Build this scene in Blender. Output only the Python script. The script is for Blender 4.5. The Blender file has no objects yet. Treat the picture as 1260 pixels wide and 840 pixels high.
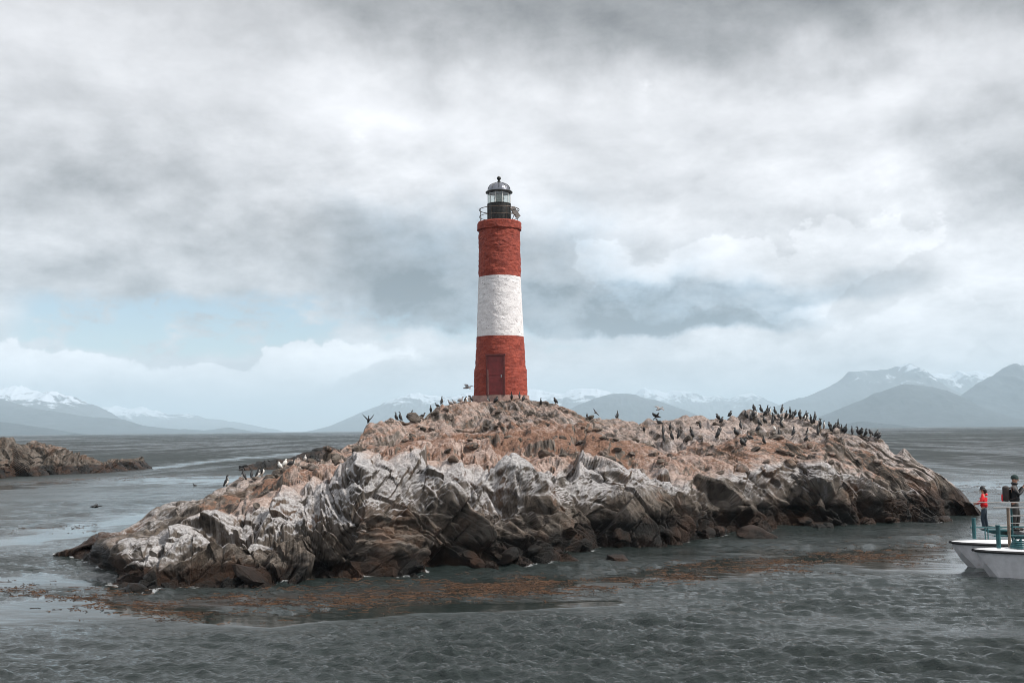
import bpy, bmesh, math, random
import numpy as np
from mathutils import Vector, Matrix

random.seed(7)
RNG = np.random.default_rng(11)
SC = bpy.context.scene
COL = SC.collection
R = math.radians

# ------------------------------------------------------------------ camera
F = 1300.0            # focal length in photograph pixels (1260 wide)
CAM_H = 4.4
PITCH = math.atan(108.5 / F)
ROLL = R(0.5)
cam_data = bpy.data.cameras.new("camera")
cam_data.sensor_width = 36.0
cam_data.lens = F / 1260 * 36.0
cam_data.clip_start = 0.1
cam_data.clip_end = 200000.0
cam = bpy.data.objects.new("camera", cam_data)
COL.objects.link(cam)
FW = np.array([0, math.cos(PITCH), math.sin(PITCH)])
U0 = np.array([0, -math.sin(PITCH), math.cos(PITCH)])
R0 = np.array([1.0, 0, 0])
RT = math.cos(ROLL) * R0 - math.sin(ROLL) * U0
UP = math.cos(ROLL) * U0 + math.sin(ROLL) * R0
cam.matrix_world = Matrix(((RT[0], UP[0], -FW[0], 0), (RT[1], UP[1], -FW[1], 0),
                           (RT[2], UP[2], -FW[2], CAM_H), (0, 0, 0, 1)))
SC.camera = cam

# ------------------------------------------------------------------ sun, exposure
SUN_AZ, SUN_EL = R(106), R(46)      # clockwise from +Y (the view direction)
sd = bpy.data.lights.new("sun", 'SUN')
sd.energy = 3.9
sd.angle = R(4)
sd.color = (1.0, 0.95, 0.88)
so = bpy.data.objects.new("sun", sd)
COL.objects.link(so)
sdir = Vector((math.sin(SUN_AZ) * math.cos(SUN_EL), math.cos(SUN_AZ) * math.cos(SUN_EL), math.sin(SUN_EL)))
so.rotation_euler = sdir.to_track_quat('Z', 'Y').to_euler()
so.location = sdir * 200
SC.view_settings.view_transform = 'Standard'
SC.view_settings.look = 'None'
SC.view_settings.gamma = 1.0
SC.view_settings.use_curve_mapping = False
SC.view_settings.exposure = 0.42
SC.cycles.use_denoising = True
SC.cycles.pixel_filter_type = 'BLACKMAN_HARRIS'
SC.cycles.filter_width = 0.95
SC.cycles.max_bounces = 5
SC.cycles.transmission_bounces = 6
SC.cycles.volume_bounces = 2
SC.cycles.sample_clamp_indirect = 2.0
SC.cycles.sample_clamp_direct = 6.0
SC.cycles.caustics_reflective = False
SC.cycles.caustics_refractive = False

# ------------------------------------------------------------------ node helper
class NT:
    def __init__(s, tree):
        s.t = tree
    def n(s, typ, **kw):
        nd = s.t.nodes.new(typ)
        for k, v in kw.items():
            setattr(nd, k, v)
        return nd
    def link(s, a, b):
        s.t.links.new(a, b)
    def put(s, sock, v):
        if isinstance(v, bpy.types.NodeSocket):
            s.link(v, sock)
        else:
            sock.default_value = v
    def m(s, op, a, b=None, c=None, clamp=False):
        nd = s.n('ShaderNodeMath', operation=op, use_clamp=clamp)
        s.put(nd.inputs[0], a)
        if b is not None: s.put(nd.inputs[1], b)
        if c is not None: s.put(nd.inputs[2], c)
        return nd.outputs[0]
    def vm(s, op, a, b=None):
        nd = s.n('ShaderNodeVectorMath', operation=op)
        s.put(nd.inputs[0], a)
        if b is not None: s.put(nd.inputs[1], b)
        return nd.outputs[0]
    def mix(s, f, a, b):
        nd = s.n('ShaderNodeMix', data_type='RGBA')
        s.put(nd.inputs[0], f)
        s.put(nd.inputs[6], a if isinstance(a, bpy.types.NodeSocket) else (*a, 1))
        s.put(nd.inputs[7], b if isinstance(b, bpy.types.NodeSocket) else (*b, 1))
        return nd.outputs[2]
    def ramp(s, v, a, b, smooth=True, o0=0.0, o1=1.0):
        nd = s.n('ShaderNodeMapRange', clamp=True, interpolation_type='SMOOTHSTEP' if smooth else 'LINEAR')
        s.put(nd.inputs[0], v)
        nd.inputs[1].default_value = a
        nd.inputs[2].default_value = b
        nd.inputs[3].default_value = o0
        nd.inputs[4].default_value = o1
        return nd.outputs[0]
    def noise(s, vec, scale, detail=4, rough=0.5, dist=0.0, color=False):
        nd = s.n('ShaderNodeTexNoise')
        s.put(nd.inputs['Vector'], vec)
        nd.inputs['Scale'].default_value = scale
        nd.inputs['Detail'].default_value = detail
        nd.inputs['Roughness'].default_value = rough
        nd.inputs['Distortion'].default_value = dist
        return nd.outputs['Color' if color else 'Fac']
    def vor(s, vec, scale, feature='F1', out='Distance'):
        nd = s.n('ShaderNodeTexVoronoi', feature=feature)
        s.put(nd.inputs['Vector'], vec)
        nd.inputs['Scale'].default_value = scale
        return nd.outputs[out]
    def attr(s, name):
        nd = s.n('ShaderNodeAttribute')
        nd.attribute_name = name
        return nd.outputs['Fac']
    def comb(s, x, y, z):
        nd = s.n('ShaderNodeCombineXYZ')
        s.put(nd.inputs[0], x); s.put(nd.inputs[1], y); s.put(nd.inputs[2], z)
        return nd.outputs[0]
    def sep(s, v):
        nd = s.n('ShaderNodeSeparateXYZ')
        s.put(nd.inputs[0], v)
        return nd.outputs

def srgb(r, g, b):
    f = lambda c: (c / 255 / 12.92) if c / 255 <= 0.04045 else ((c / 255 + 0.055) / 1.055) ** 2.4
    return (f(r), f(g), f(b))

# ------------------------------------------------------------------ world: Nishita behind procedural cloud
world = bpy.data.worlds.new("World")
SC.world = world
world.use_nodes = True
wt = NT(world.node_tree)
world.node_tree.nodes.clear()
out = wt.n('ShaderNodeOutputWorld')
sky = wt.n('ShaderNodeTexSky', sky_type='NISHITA')
sky.sun_disc = False
sky.sun_elevation = SUN_EL
sky.sun_rotation = SUN_AZ
sky.air_density = 1.0
sky.dust_density = 0.1
sky.ozone_density = 2.0
bg_sky = wt.n('ShaderNodeBackground')
bg_sky.inputs[1].default_value = 0.088
wt.link(sky.outputs[0], bg_sky.inputs[0])
tc = wt.n('ShaderNodeTexCoord')
D = tc.outputs['Generated']
dx, dy, dz = wt.sep(D)
AZ = wt.m('MULTIPLY', wt.m('ARCTAN2', dx, dy), 57.29578)
EL = wt.m('MULTIPLY', wt.m('ARCSINE', dz), 57.29578)
# warped angular coordinates, so that no cloud edge is a clean ellipse
zs = wt.m('ADD', wt.m('ABSOLUTE', dz), 0.16)
LAY = wt.comb(wt.m('DIVIDE', dx, zs), wt.m('DIVIDE', dy, zs), 0.0)     # flat cloud layer seen in perspective
W1 = wt.noise(D, 5.0, 3, 0.55, color=True)
W2 = wt.noise(D, 17.0, 5, 0.6, color=True)
w1 = wt.sep(W1); w2 = wt.sep(W2)
def warp(base, a, b, k1, k2):
    q = wt.m('ADD', base, wt.m('MULTIPLY', wt.m('SUBTRACT', a, 0.5), k1))
    return wt.m('ADD', q, wt.m('MULTIPLY', wt.m('SUBTRACT', b, 0.5), k2))
AZW = warp(AZ, w1[0], w2[0], 16.0, 6.0)
ELW = warp(EL, w1[1], w2[1], 7.0, 4.0)
def pix_ae(u, v):
    d = FW + RT * ((u - 630) / F) + UP * ((420 - v) / F)
    d = d / np.linalg.norm(d)
    return math.degrees(math.atan2(d[0], d[1])), math.degrees(math.asin(d[2]))
def blob(u, v, ru, rv, soft=1.0):
    a, e = pix_ae(u, v)
    k = 57.3 / F
    p = wt.m('DIVIDE', wt.m('SUBTRACT', AZW, a), ru * k)
    q = wt.m('DIVIDE', wt.m('SUBTRACT', ELW, e), rv * k)
    r2 = wt.m('ADD', wt.m('MULTIPLY', p, p), wt.m('MULTIPLY', q, q))
    return wt.ramp(wt.m('SQRT', r2), 1.0 + soft * 0.5, max(0.0, 1.0 - soft * 0.5))
def flat_blob(u, v, ru, rup, rdn, soft_up, soft_dn):
    """cloud with a crisp flat underside and a ragged top"""
    a, e = pix_ae(u, v)
    k = 57.3 / F
    p = wt.m('ABSOLUTE', wt.m('DIVIDE', wt.m('SUBTRACT', AZW, a), ru * k))
    q = wt.m('DIVIDE', wt.m('SUBTRACT', warp(EL, w1[1], w2[1], 2.0, 2.2), e), k)
    up = wt.ramp(q, rup + soft_up, rup - soft_up)
    dn = wt.ramp(q, -rdn - soft_dn, -rdn + soft_dn)
    sd_ = wt.ramp(p, 1.25, 0.55)
    return wt.m('MULTIPLY', wt.m('MULTIPLY', up, dn), sd_)
B_LAY = wt.noise(LAY, 0.9, 5, 0.58, 0.3)
DS = wt.vm('MULTIPLY', D, (1.0, 1.0, 2.0))
def cumul(vec):
    return wt.noise(vec, 5.5, 9, 0.63, 0.1)
C0 = cumul(DS)
C1 = cumul(wt.vm('ADD', DS, (0.018, -0.006, 0.045)))      # same field a step towards the sun: lit and shaded flanks
REL = wt.m('SUBTRACT', C0, C1)
B_FIN = wt.noise(wt.vm('MULTIPLY', D, (1.0, 1.0, 1.7)), 15.0, 8, 0.66, 0.15)
lum = wt.m('ADD', 0.585, wt.m('MULTIPLY', wt.m('SUBTRACT', B_LAY, 0.5), 0.32))
lum = wt.m('ADD', lum, wt.m('MULTIPLY', REL, wt.ramp(EL, 20.0, 8.0, o0=0.42, o1=1.1)))
lum = wt.m('ADD', lum, wt.m('MULTIPLY', wt.m('SUBTRACT', B_FIN, 0.5), 0.17))
def addlum(mask, amt):
    global lum
    lum = wt.m('ADD', lum, wt.m('MULTIPLY', mask, amt))
addlum(blob(880, -40, 640, 112, 1.2), -0.38)       # dark slab along the top
addlum(blob(150, 265, 300, 120, 1.3), -0.17)       # grey mass upper left
addlum(blob(470, 200, 190, 110, 1.2), 0.07)
addlum(blob(960, 215, 300, 110, 1.1), 0.07)        # bright field right of the tower
addlum(blob(1230, 200, 100, 80, 1.0), -0.2)
addlum(blob(330, 330, 230, 60, 1.0), -0.06)
tex = wt.ramp(wt.m('ADD', C0, wt.m('MULTIPLY', B_FIN, 0.5)), 0.52, 0.98, o0=0.25, o1=1.15)
bank1 = flat_blob(700, 388, 270, 34, 17, 34, 7)
bank2 = flat_blob(890, 362, 230, 16, 9, 16, 7)
soft_ = blob(640, 335, 210, 66, 1.3)
dark = wt.m('MULTIPLY', wt.m('ADD', wt.m('ADD', bank1, wt.m('MULTIPLY', bank2, 0.75)), wt.m('MULTIPLY', soft_, 0.5), clamp=True), tex, clamp=True)
addlum(dark, -0.72)
bil = wt.ramp(wt.m('ADD', wt.m('ADD', C0, wt.m('MULTIPLY', wt.m('SUBTRACT', B_FIN, 0.5), 0.5)), wt.m('MULTIPLY', blob(930, 318, 210, 56, 1.0), 0.5)), 0.76, 0.83)
addlum(bil, 0.11)
CB = wt.m('ADD', C0, wt.m('MULTIPLY', wt.m('SUBTRACT', B_FIN, 0.5), 0.45))
cumlow = wt.m('MULTIPLY', wt.ramp(wt.m('ADD', CB, wt.m('MULTIPLY', blob(190, 452, 330, 34, 0.8), 0.5)), 0.67, 0.84), wt.ramp(EL, pix_ae(190, 490)[1], pix_ae(190, 455)[1]))
addlum(cumlow, 0.26)
cumr = wt.m('MULTIPLY', wt.ramp(wt.m('ADD', CB, wt.m('MULTIPLY', blob(1130, 418, 260, 34, 0.8), 0.5)), 0.66, 0.92), wt.ramp(EL, pix_ae(1130, 475)[1], pix_ae(1130, 425)[1]))
addlum(cumr, 0.10)
lum = wt.m('MAXIMUM', lum, 0.12)
cool = wt.mix(dark, (0.99, 0.985, 1.015), (0.70, 0.98, 1.24))
cc = wt.n('ShaderNodeVectorMath', operation='SCALE')
wt.link(cool, cc.inputs[0]); wt.link(lum, cc.inputs['Scale'])
bg_cl = wt.n('ShaderNodeBackground')
wt.link(cc.outputs[0], bg_cl.inputs[0])
bg_cl.inputs[1].default_value = 1.08
# openings of blue sky low on the left
gap = wt.m('ADD', flat_blob(190, 394, 195, 30, 30, 12, 10), wt.m('MULTIPLY', blob(500, 408, 120, 14, 1.0), 0.7), clamp=True)
gap = wt.m('ADD', gap, wt.m('MULTIPLY', blob(680, 405, 60, 10, 1.0), 0.5), clamp=True)
puff = wt.m('MAXIMUM', wt.ramp(wt.noise(wt.vm('MULTIPLY', D, (1.0, 1.0, 1.9)), 15.0, 7, 0.62, 0.2), 0.47, 0.60), cumlow)
gap = wt.m('MULTIPLY', gap, wt.m('SUBTRACT', 1.0, wt.m('MULTIPLY', puff, 0.9)))
mx = wt.n('ShaderNodeMixShader')
wt.link(wt.m('SUBTRACT', 1.0, wt.m('MULTIPLY', gap, 1.0)), mx.inputs[0])
wt.link(bg_sky.outputs[0], mx.inputs[1])
wt.link(bg_cl.outputs[0], mx.inputs[2])
wt.link(mx.outputs[0], out.inputs[0])
world.cycles.sampling_method = 'MANUAL'
world.cycles.sample_map_resolution = 512

# ------------------------------------------------------------------ projection helpers
def ray(u, v):
    return FW + RT * ((u - 630) / F) + UP * ((420 - v) / F)
def at(u, v, y):                       # point on the pixel's ray at forward distance y (world y)
    d = ray(u, v)
    return np.array([0, 0, CAM_H]) + d * (y / d[1])
def on_water(u, v, z=0.0):
    d = ray(u, v)
    return np.array([0, 0, CAM_H]) + d * ((z - CAM_H) / d[2])
def project(P):
    q = P - np.array([0, 0, CAM_H])
    f = q @ FW
    return 630 + F * (q @ RT) / f, 420 - F * (q @ UP) / f, f
def x_at(u, d, z):                     # world x of column u at distance d and height z
    k = (u - 630) / F
    return -(d * (RT[1] - k * FW[1]) + (z - CAM_H) * (RT[2] - k * FW[2])) / RT[0]
def horizon_v(u):
    return 528.5 + (630 - u) * math.tan(ROLL)

# ------------------------------------------------------------------ numpy noise
def _hash(ix, iy, iz, seed):
    h = (ix.astype(np.int64) * 374761393 + iy.astype(np.int64) * 668265263 + iz.astype(np.int64) * 2147483647 + seed * 974634541) & 0xFFFFFFFF
    h = ((h ^ (h >> 13)) * 1274126177) & 0xFFFFFFFF
    h = ((h ^ (h >> 16)) * 2246822519) & 0xFFFFFFFF
    return h ^ (h >> 15)
def _u01(h):
    return (h & 0xFFFFFF).astype(np.float32) / 16777216.0
def vnoise(P, seed=0):
    i = np.floor(P).astype(np.int64)
    f = (P - i).astype(np.float32)
    f = f * f * f * (f * (f * 6 - 15) + 10)
    o = 0
    for a in (0, 1):
        wx = f[:, 0] if a else 1 - f[:, 0]
        for b in (0, 1):
            wy = f[:, 1] if b else 1 - f[:, 1]
            for c in (0, 1):
                wz = f[:, 2] if c else 1 - f[:, 2]
                o = o + wx * wy * wz * _u01(_hash(i[:, 0] + a, i[:, 1] + b, i[:, 2] + c, seed))
    return o * 2 - 1
def fbm(P, octv=4, seed=0, gain=0.5, lac=2.03, ridged=False):
    a, s, o, t = 1.0, 1.0, 0.0, 0.0
    for k in range(octv):
        n = vnoise(P * s + 17.3 * k, seed + k)
        if ridged:
            n = 1 - 2 * np.abs(n)
        o = o + a * n
        t += a
        a *= gain
        s *= lac
    return o / t
def facets(P, L, amp, tl, kq, bias, seed=0, jit=0.9):
    """upper envelope of one tilted, cone-weighted plane per jittered-lattice cell: angular blocks, no tears"""
    i = np.floor(P).astype(np.int64)
    n = len(P)
    best = np.full(n, -1e9, np.float32); second = np.full(n, -1e9, np.float32)
    for a in (-1, 0, 1):
        for b in (-1, 0, 1):
            for c in (-1, 0, 1):
                h = _hash(i[:, 0] + a, i[:, 1] + b, i[:, 2] + c, seed)
                h2 = (h * 2654435761) & 0xFFFFFFFF
                h3 = (h2 * 2246822519 + 77) & 0xFFFFFFFF
                h4 = (h3 * 69069 + 12345) & 0xFFFFFFFF
                vx = (P[:, 0] - (i[:, 0] + a + 0.5 + jit * (_u01(h) - 0.5))).astype(np.float32)
                vy = (P[:, 1] - (i[:, 1] + b + 0.5 + jit * (_u01(h2 >> 7) - 0.5))).astype(np.float32)
                vz = (P[:, 2] - (i[:, 2] + c + 0.5 + jit * (_u01(h3 >> 5) - 0.5))).astype(np.float32)
                g1 = _u01(h4 >> 3) * 2 - 1; g2 = _u01(h4 >> 8) * 2 - 1; g3 = _u01(h3 >> 8) * 2 - 1
                # block-shaped falloff: between a box and a ball
                d = 0.5 * np.maximum(np.maximum(np.abs(vx), np.abs(vy)), np.abs(vz)) + 0.5 * np.sqrt(vx * vx + vy * vy + vz * vz)
                val = amp * (_u01(h2 >> 5) * 2 - 1) + tl * (vx * L[0] * g1 * 0.6 + vy * L[1] * (bias + 0.7 * g2) + vz * L[2] * g3 * 0.6) - kq * np.maximum(d - 0.34, 0)
                up_ = val > best
                second = np.where(up_, best, np.maximum(second, val))
                best = np.where(up_, val, best)
    return best + kq * 0.35, best - second
def sstep(x, a, b):
    t = np.clip((x - a) / (b - a), 0, 1)
    return t * t * (3 - 2 * t)

# ------------------------------------------------------------------ object helpers
def tag(o, label=None, cat=None, group=None, kind=None):
    if label: o["label"] = label
    if cat: o["category"] = cat
    if group: o["group"] = group
    if kind: o["kind"] = kind
    return o
def link(o, parent=None):
    COL.objects.link(o)
    if parent is not None:
        o.parent = parent
    return o
def empty(name, loc=(0, 0, 0), rz=0.0):
    o = bpy.data.objects.new(name, None)
    o.location = loc
    o.rotation_euler = (0, 0, rz)
    o.empty_display_size = 0.3
    return link(o)
def np_mesh(name, V, Q, smooth=False):
    me = bpy.data.meshes.new(name)
    V = np.ascontiguousarray(V, np.float32); Q = np.ascontiguousarray(Q, np.int32)
    me.vertices.add(len(V)); me.vertices.foreach_set('co', V.ravel())
    k = Q.shape[1]
    me.loops.add(len(Q) * k); me.loops.foreach_set('vertex_index', Q.ravel())
    me.polygons.add(len(Q))
    me.polygons.foreach_set('loop_start', np.arange(0, len(Q) * k, k, dtype=np.int32))
    me.polygons.foreach_set('loop_total', np.full(len(Q), k, np.int32))
    me.update(calc_edges=True)
    me.polygons.foreach_set('use_smooth', np.full(len(Q), smooth, bool))
    return me
def np_obj(name, V, Q, mat, parent=None, smooth=False, attrs=None):
    me = np_mesh(name, V, Q, smooth)
    for k, a in (attrs or {}).items():
        at_ = me.attributes.new(k, 'FLOAT', 'POINT')
        at_.data.foreach_set('value', np.ascontiguousarray(a, np.float32))
    me.materials.append(mat)
    return link(bpy.data.objects.new(name, me), parent)
def grid_quads(nr, nc):
    i = np.arange(nr - 1)[:, None] * nc + np.arange(nc - 1)[None, :]
    return np.stack([i, i + 1, i + 1 + nc, i + nc], -1).reshape(-1, 4)
def bm_obj(name, bm, mat, parent=None, smooth=False):
    me = bpy.data.meshes.new(name)
    bmesh.ops.recalc_face_normals(bm, faces=bm.faces)
    bm.to_mesh(me); bm.free()
    if smooth:
        for p in me.polygons: p.use_smooth = True
    for m_ in (mat if isinstance(mat, (list, tuple)) else [mat]):
        me.materials.append(m_)
    return link(bpy.data.objects.new(name, me), parent)
def box(bm, c, s, rot=None, bev=0.0):
    r = bmesh.ops.create_cube(bm, size=1.0)
    vs = r['verts']
    M = Matrix.Translation(c) @ (rot.to_4x4() if rot else Matrix.Identity(4)) @ Matrix.Diagonal((*s, 1))
    bmesh.ops.transform(bm, matrix=M, verts=vs)
    if bev:
        es = {e for v in vs for e in v.link_edges}
        bmesh.ops.bevel(bm, geom=list(es), offset=bev, segments=2, affect='EDGES', profile=0.6)
def tube(bm, pts, rad, n=8, caps=True):
    """tapered tube along points; rad a number or a list"""
    pts = [Vector(p) for p in pts]
    rr = rad if isinstance(rad, (list, tuple)) else [rad] * len(pts)
    rings = []
    ref = Vector((0, 0, 1))
    for k, p in enumerate(pts):
        d = (pts[min(k + 1, len(pts) - 1)] - pts[max(k - 1, 0)]).normalized()
        a = d.cross(ref if abs(d.dot(ref)) < 0.95 else Vector((1, 0, 0))).normalized()
        b = d.cross(a)
        rings.append([bm.verts.new(p + (a * math.cos(t) + b * math.sin(t)) * rr[k]) for t in (2 * math.pi * j / n for j in range(n))])
    fs = []
    for r0, r1 in zip(rings, rings[1:]):
        for j in range(n):
            fs.append(bm.faces.new((r0[j], r0[(j + 1) % n], r1[(j + 1) % n], r1[j])))
    if caps:
        fs.append(bm.faces.new(rings[0])); fs.append(bm.faces.new(rings[-1][::-1]))
    return fs
def lathe(bm, prof, n=48, a0=0.0, a1=2 * math.pi, closed=True):
    rings = []
    cnt = n if closed else n + 1
    for r, z in prof:
        rings.append([bm.verts.new((r * math.cos(a0 + (a1 - a0) * j / n), r * math.sin(a0 + (a1 - a0) * j / n), z)) for j in range(cnt)])
    for r0, r1 in zip(rings, rings[1:]):
        for j in range(cnt if closed else cnt - 1):
            k = (j + 1) % cnt
            bm.faces.new((r0[j], r0[k], r1[k], r1[j]))
    return rings

# ------------------------------------------------------------------ materials
def new_mat(name):
    m_ = bpy.data.materials.new(name)
    m_.use_nodes = True
    m_.node_tree.nodes.clear()
    t = NT(m_.node_tree)
    o = t.n('ShaderNodeOutputMaterial')
    p = t.n('ShaderNodeBsdfPrincipled')
    t.link(p.outputs[0], o.inputs[0])
    return m_, t, p
def bump(t, p, h, strength, dist):
    b = t.n('ShaderNodeBump')
    b.inputs['Strength'].default_value = strength
    b.inputs['Distance'].default_value = dist
    t.put(b.inputs['Height'], h)
    t.link(b.outputs[0], p.inputs['Normal'])
    return b
def paint(name, col, rough=0.5, metal=0.0, var=0.15, scale=6.0, rust=0.0, rust_col=(0.16, 0.06, 0.025), bmp=0.0, world_space=False):
    m_, t, p = new_mat(name)
    c = t.n('ShaderNodeTexCoord').outputs['Object']
    n1 = t.noise(c, scale, 6, 0.6)
    base = t.mix(t.ramp(n1, 0.3, 0.7), tuple(x * (1 - var) for x in col), tuple(min(1, x * (1 + var)) for x in col))
    if rust:
        n2 = t.ramp(t.noise(c, scale * 1.7, 7, 0.65, 0.4), 0.66 - rust, 0.74 - rust)
        base = t.mix(n2, base, rust_col)
    t.put(p.inputs['Base Color'], base)
    p.inputs['Roughness'].default_value = rough
    p.inputs['Metallic'].default_value = metal
    if bmp:
        bump(t, p, t.noise(c, scale * 6, 5, 0.6), 0.6, bmp)
    return m_

def rock_material(name, tone=1.0, far=False):
    m_, t, p = new_mat(name)
    pos = t.n('ShaderNodeNewGeometry').outputs['Position']
    px, py, pz = t.sep(pos)
    wet, guano, soil = t.attr('wet'), t.attr('guano'), t.attr('soil')
    strat = t.attr('strat')
    sc = 0.35 if far else 1.0
    n_big = t.noise(pos, 0.55 * sc, 5, 0.6)
    n_mid = t.noise(pos, 2.6 * sc, 7, 0.65, 0.3)
    n_fine = t.noise(pos, 11.0 * sc, 7, 0.72, 0.3)
    band = t.noise(t.comb(t.m('MULTIPLY', strat, 5.0), t.m('MULTIPLY', px, 0.35), t.m('MULTIPLY', py, 0.35)), 2.0, 5, 0.6)
    k = lambda r, g, b: (r * tone, g * tone, b * tone)
    rock = t.mix(t.ramp(n_mid, 0.32, 0.68), k(0.017, 0.0135, 0.011), k(0.140, 0.112, 0.090))
    rock = t.mix(t.m('MULTIPLY', t.ramp(band, 0.42, 0.62), 0.65), rock, k(0.23, 0.20, 0.175))
    rock = t.mix(t.m('MULTIPLY', t.ramp(n_big, 0.52, 0.68), 0.45), rock, k(0.20, 0.105, 0.062))
    # soil and dry guano crust on the flat ground
    soilc = t.mix(t.ramp(n_fine, 0.35, 0.66), (0.115, 0.054, 0.033), (0.30, 0.178, 0.125))
    sm = t.ramp(t.m('ADD', soil, t.m('MULTIPLY', t.m('SUBTRACT', t.m('ADD', n_mid, t.m('MULTIPLY', n_fine, 0.5)), 0.75), 2.2)), 0.44, 0.66)
    c = t.mix(sm, rock, soilc)
    # white guano wash, streaky
    streak = t.noise(t.vm('MULTIPLY', pos, (2.6, 2.6, 0.5)), 1.5 * sc, 6, 0.6)
    gsum = t.m('ADD', guano, t.m('MULTIPLY', t.m('SUBTRACT', streak, 0.5), 1.5))
    gsum = t.m('ADD', gsum, t.m('MULTIPLY', t.m('SUBTRACT', n_fine, 0.5), 0.45))
    gsum = t.m('ADD', gsum, t.m('MULTIPLY', t.m('SUBTRACT', band, 0.5), 0.9))
    gm = t.ramp(gsum, 0.38, 1.08)
    gcol = t.mix(t.ramp(soil, 0.0, 0.5), t.mix(t.ramp(n_fine, 0.35, 0.65), (0.25, 0.235, 0.23), (0.60, 0.585, 0.59)), t.mix(t.ramp(n_fine, 0.35, 0.65), (0.30, 0.215, 0.18), (0.56, 0.45, 0.40)))
    c = t.mix(t.m('MULTIPLY', gm, 0.92), c, gcol)
    # weed and wet rock by the waterline
    wm = t.ramp(t.m('ADD', wet, t.m('MULTIPLY', t.m('SUBTRACT', n_mid, 0.5), 0.9)), 0.35, 0.75)
    wcol = t.mix(t.ramp(n_big, 0.42, 0.62), (0.007, 0.006, 0.005), (0.034, 0.016, 0.008))
    c = t.mix(wm, c, wcol)
    t.put(p.inputs['Base Color'], c)
    t.put(p.inputs['Roughness'], t.mix(wm, (0.92,) * 3, (0.45,) * 3))
    p.inputs['Specular IOR Level'].default_value = 0.3
    hh = t.m('ADD', t.m('MULTIPLY', n_mid, 0.5), t.m('MULTIPLY', n_fine, 0.5))
    hh = t.m('ADD', hh, t.m('MULTIPLY', t.noise(pos, 45.0 * sc, 4, 0.7), 0.25))
    bump(t, p, hh, 1.0, 0.16 / sc)
    return m_
M_ROCK = rock_material("rock")
M_ROCK_DARK = rock_material("dark_rock", 0.75)

# ------------------------------------------------------------------ rock masses
def rot2(a, b, ang):
    c, s = np.cos(ang), np.sin(ang)
    return a * c + b * s, -a * s + b * c
def rock_disp(P, ang, size, seed):
    """stacked tilted blocks, elongated along the bedding; returns displacement and bedding coordinate"""
    W = np.stack([fbm(P / (2.6 * size), 3, seed + 50), fbm(P / (2.6 * size), 3, seed + 55), fbm(P / (2.6 * size), 3, seed + 60)], 1) * 0.35 * size
    Pw = P + W
    a, b = rot2(Pw[:, 0], Pw[:, 2], ang)
    c = Pw[:, 1] + 0.30 * a
    out = 0
    for k, (la, lb, lc, amp, tl, kq, bi) in enumerate(((4.6, 1.9, 3.0, 0.55, 0.55, 1.9, 0.7), (2.2, 0.75, 1.4, 0.24, 0.60, 0.85, 0.8),
                                                    (1.0, 0.32, 0.6, 0.09, 0.6, 0.32, 0.8),)):
        L = np.array([la, lb, lc]) * size
        h, crack = facets(np.stack([a, b, c], 1) / L, L, amp * size, tl, kq * size, bi, seed + 7 * k)
        out = out + h
        out = out - np.exp(-np.clip(crack, 0, 1) / (0.10 * amp * size)) * amp * 0.22 * size
    # bedding: thin slabs whose broken edges stand proud, offset from block to block
    wob = fbm(np.stack([a / 3.0, b / 1.2, c / 3.0], 1) / size, 3, seed + 70) * 0.35 * size
    for per, am in ((1.0, 0.28), (0.42, 0.13), (0.17, 0.042), (0.08, 0.016)):
        q = (b + wob + 0.25 * fbm(P / (per * 4 * size), 2, seed + 75)) / (per * size)
        fr = q - np.floor(q)
        lay = _u01(_hash(np.floor(q), np.floor(a / (per * 5 * size) + 0.5 * (np.floor(q) % 2)), np.floor(c / (per * 5 * size)), seed + 80))
        out = out + am * size * (np.minimum(fr / 0.86, (1 - fr) / 0.14) * 0.9 + (1.2 * lay - 0.6 if per > 0.3 else 0) - 0.45)
    out = out + fbm(P / (0.45 * size), 5, seed + 90, 0.62) * 0.08 * size + fbm(P / (0.28 * size), 3, seed + 95, 0.6, ridged=True) * 0.045 * size
    out = out - np.median(out)
    hi = 0.85 * size
    return np.where(out > hi, hi + (out - hi) * 0.3, out), b
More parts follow.
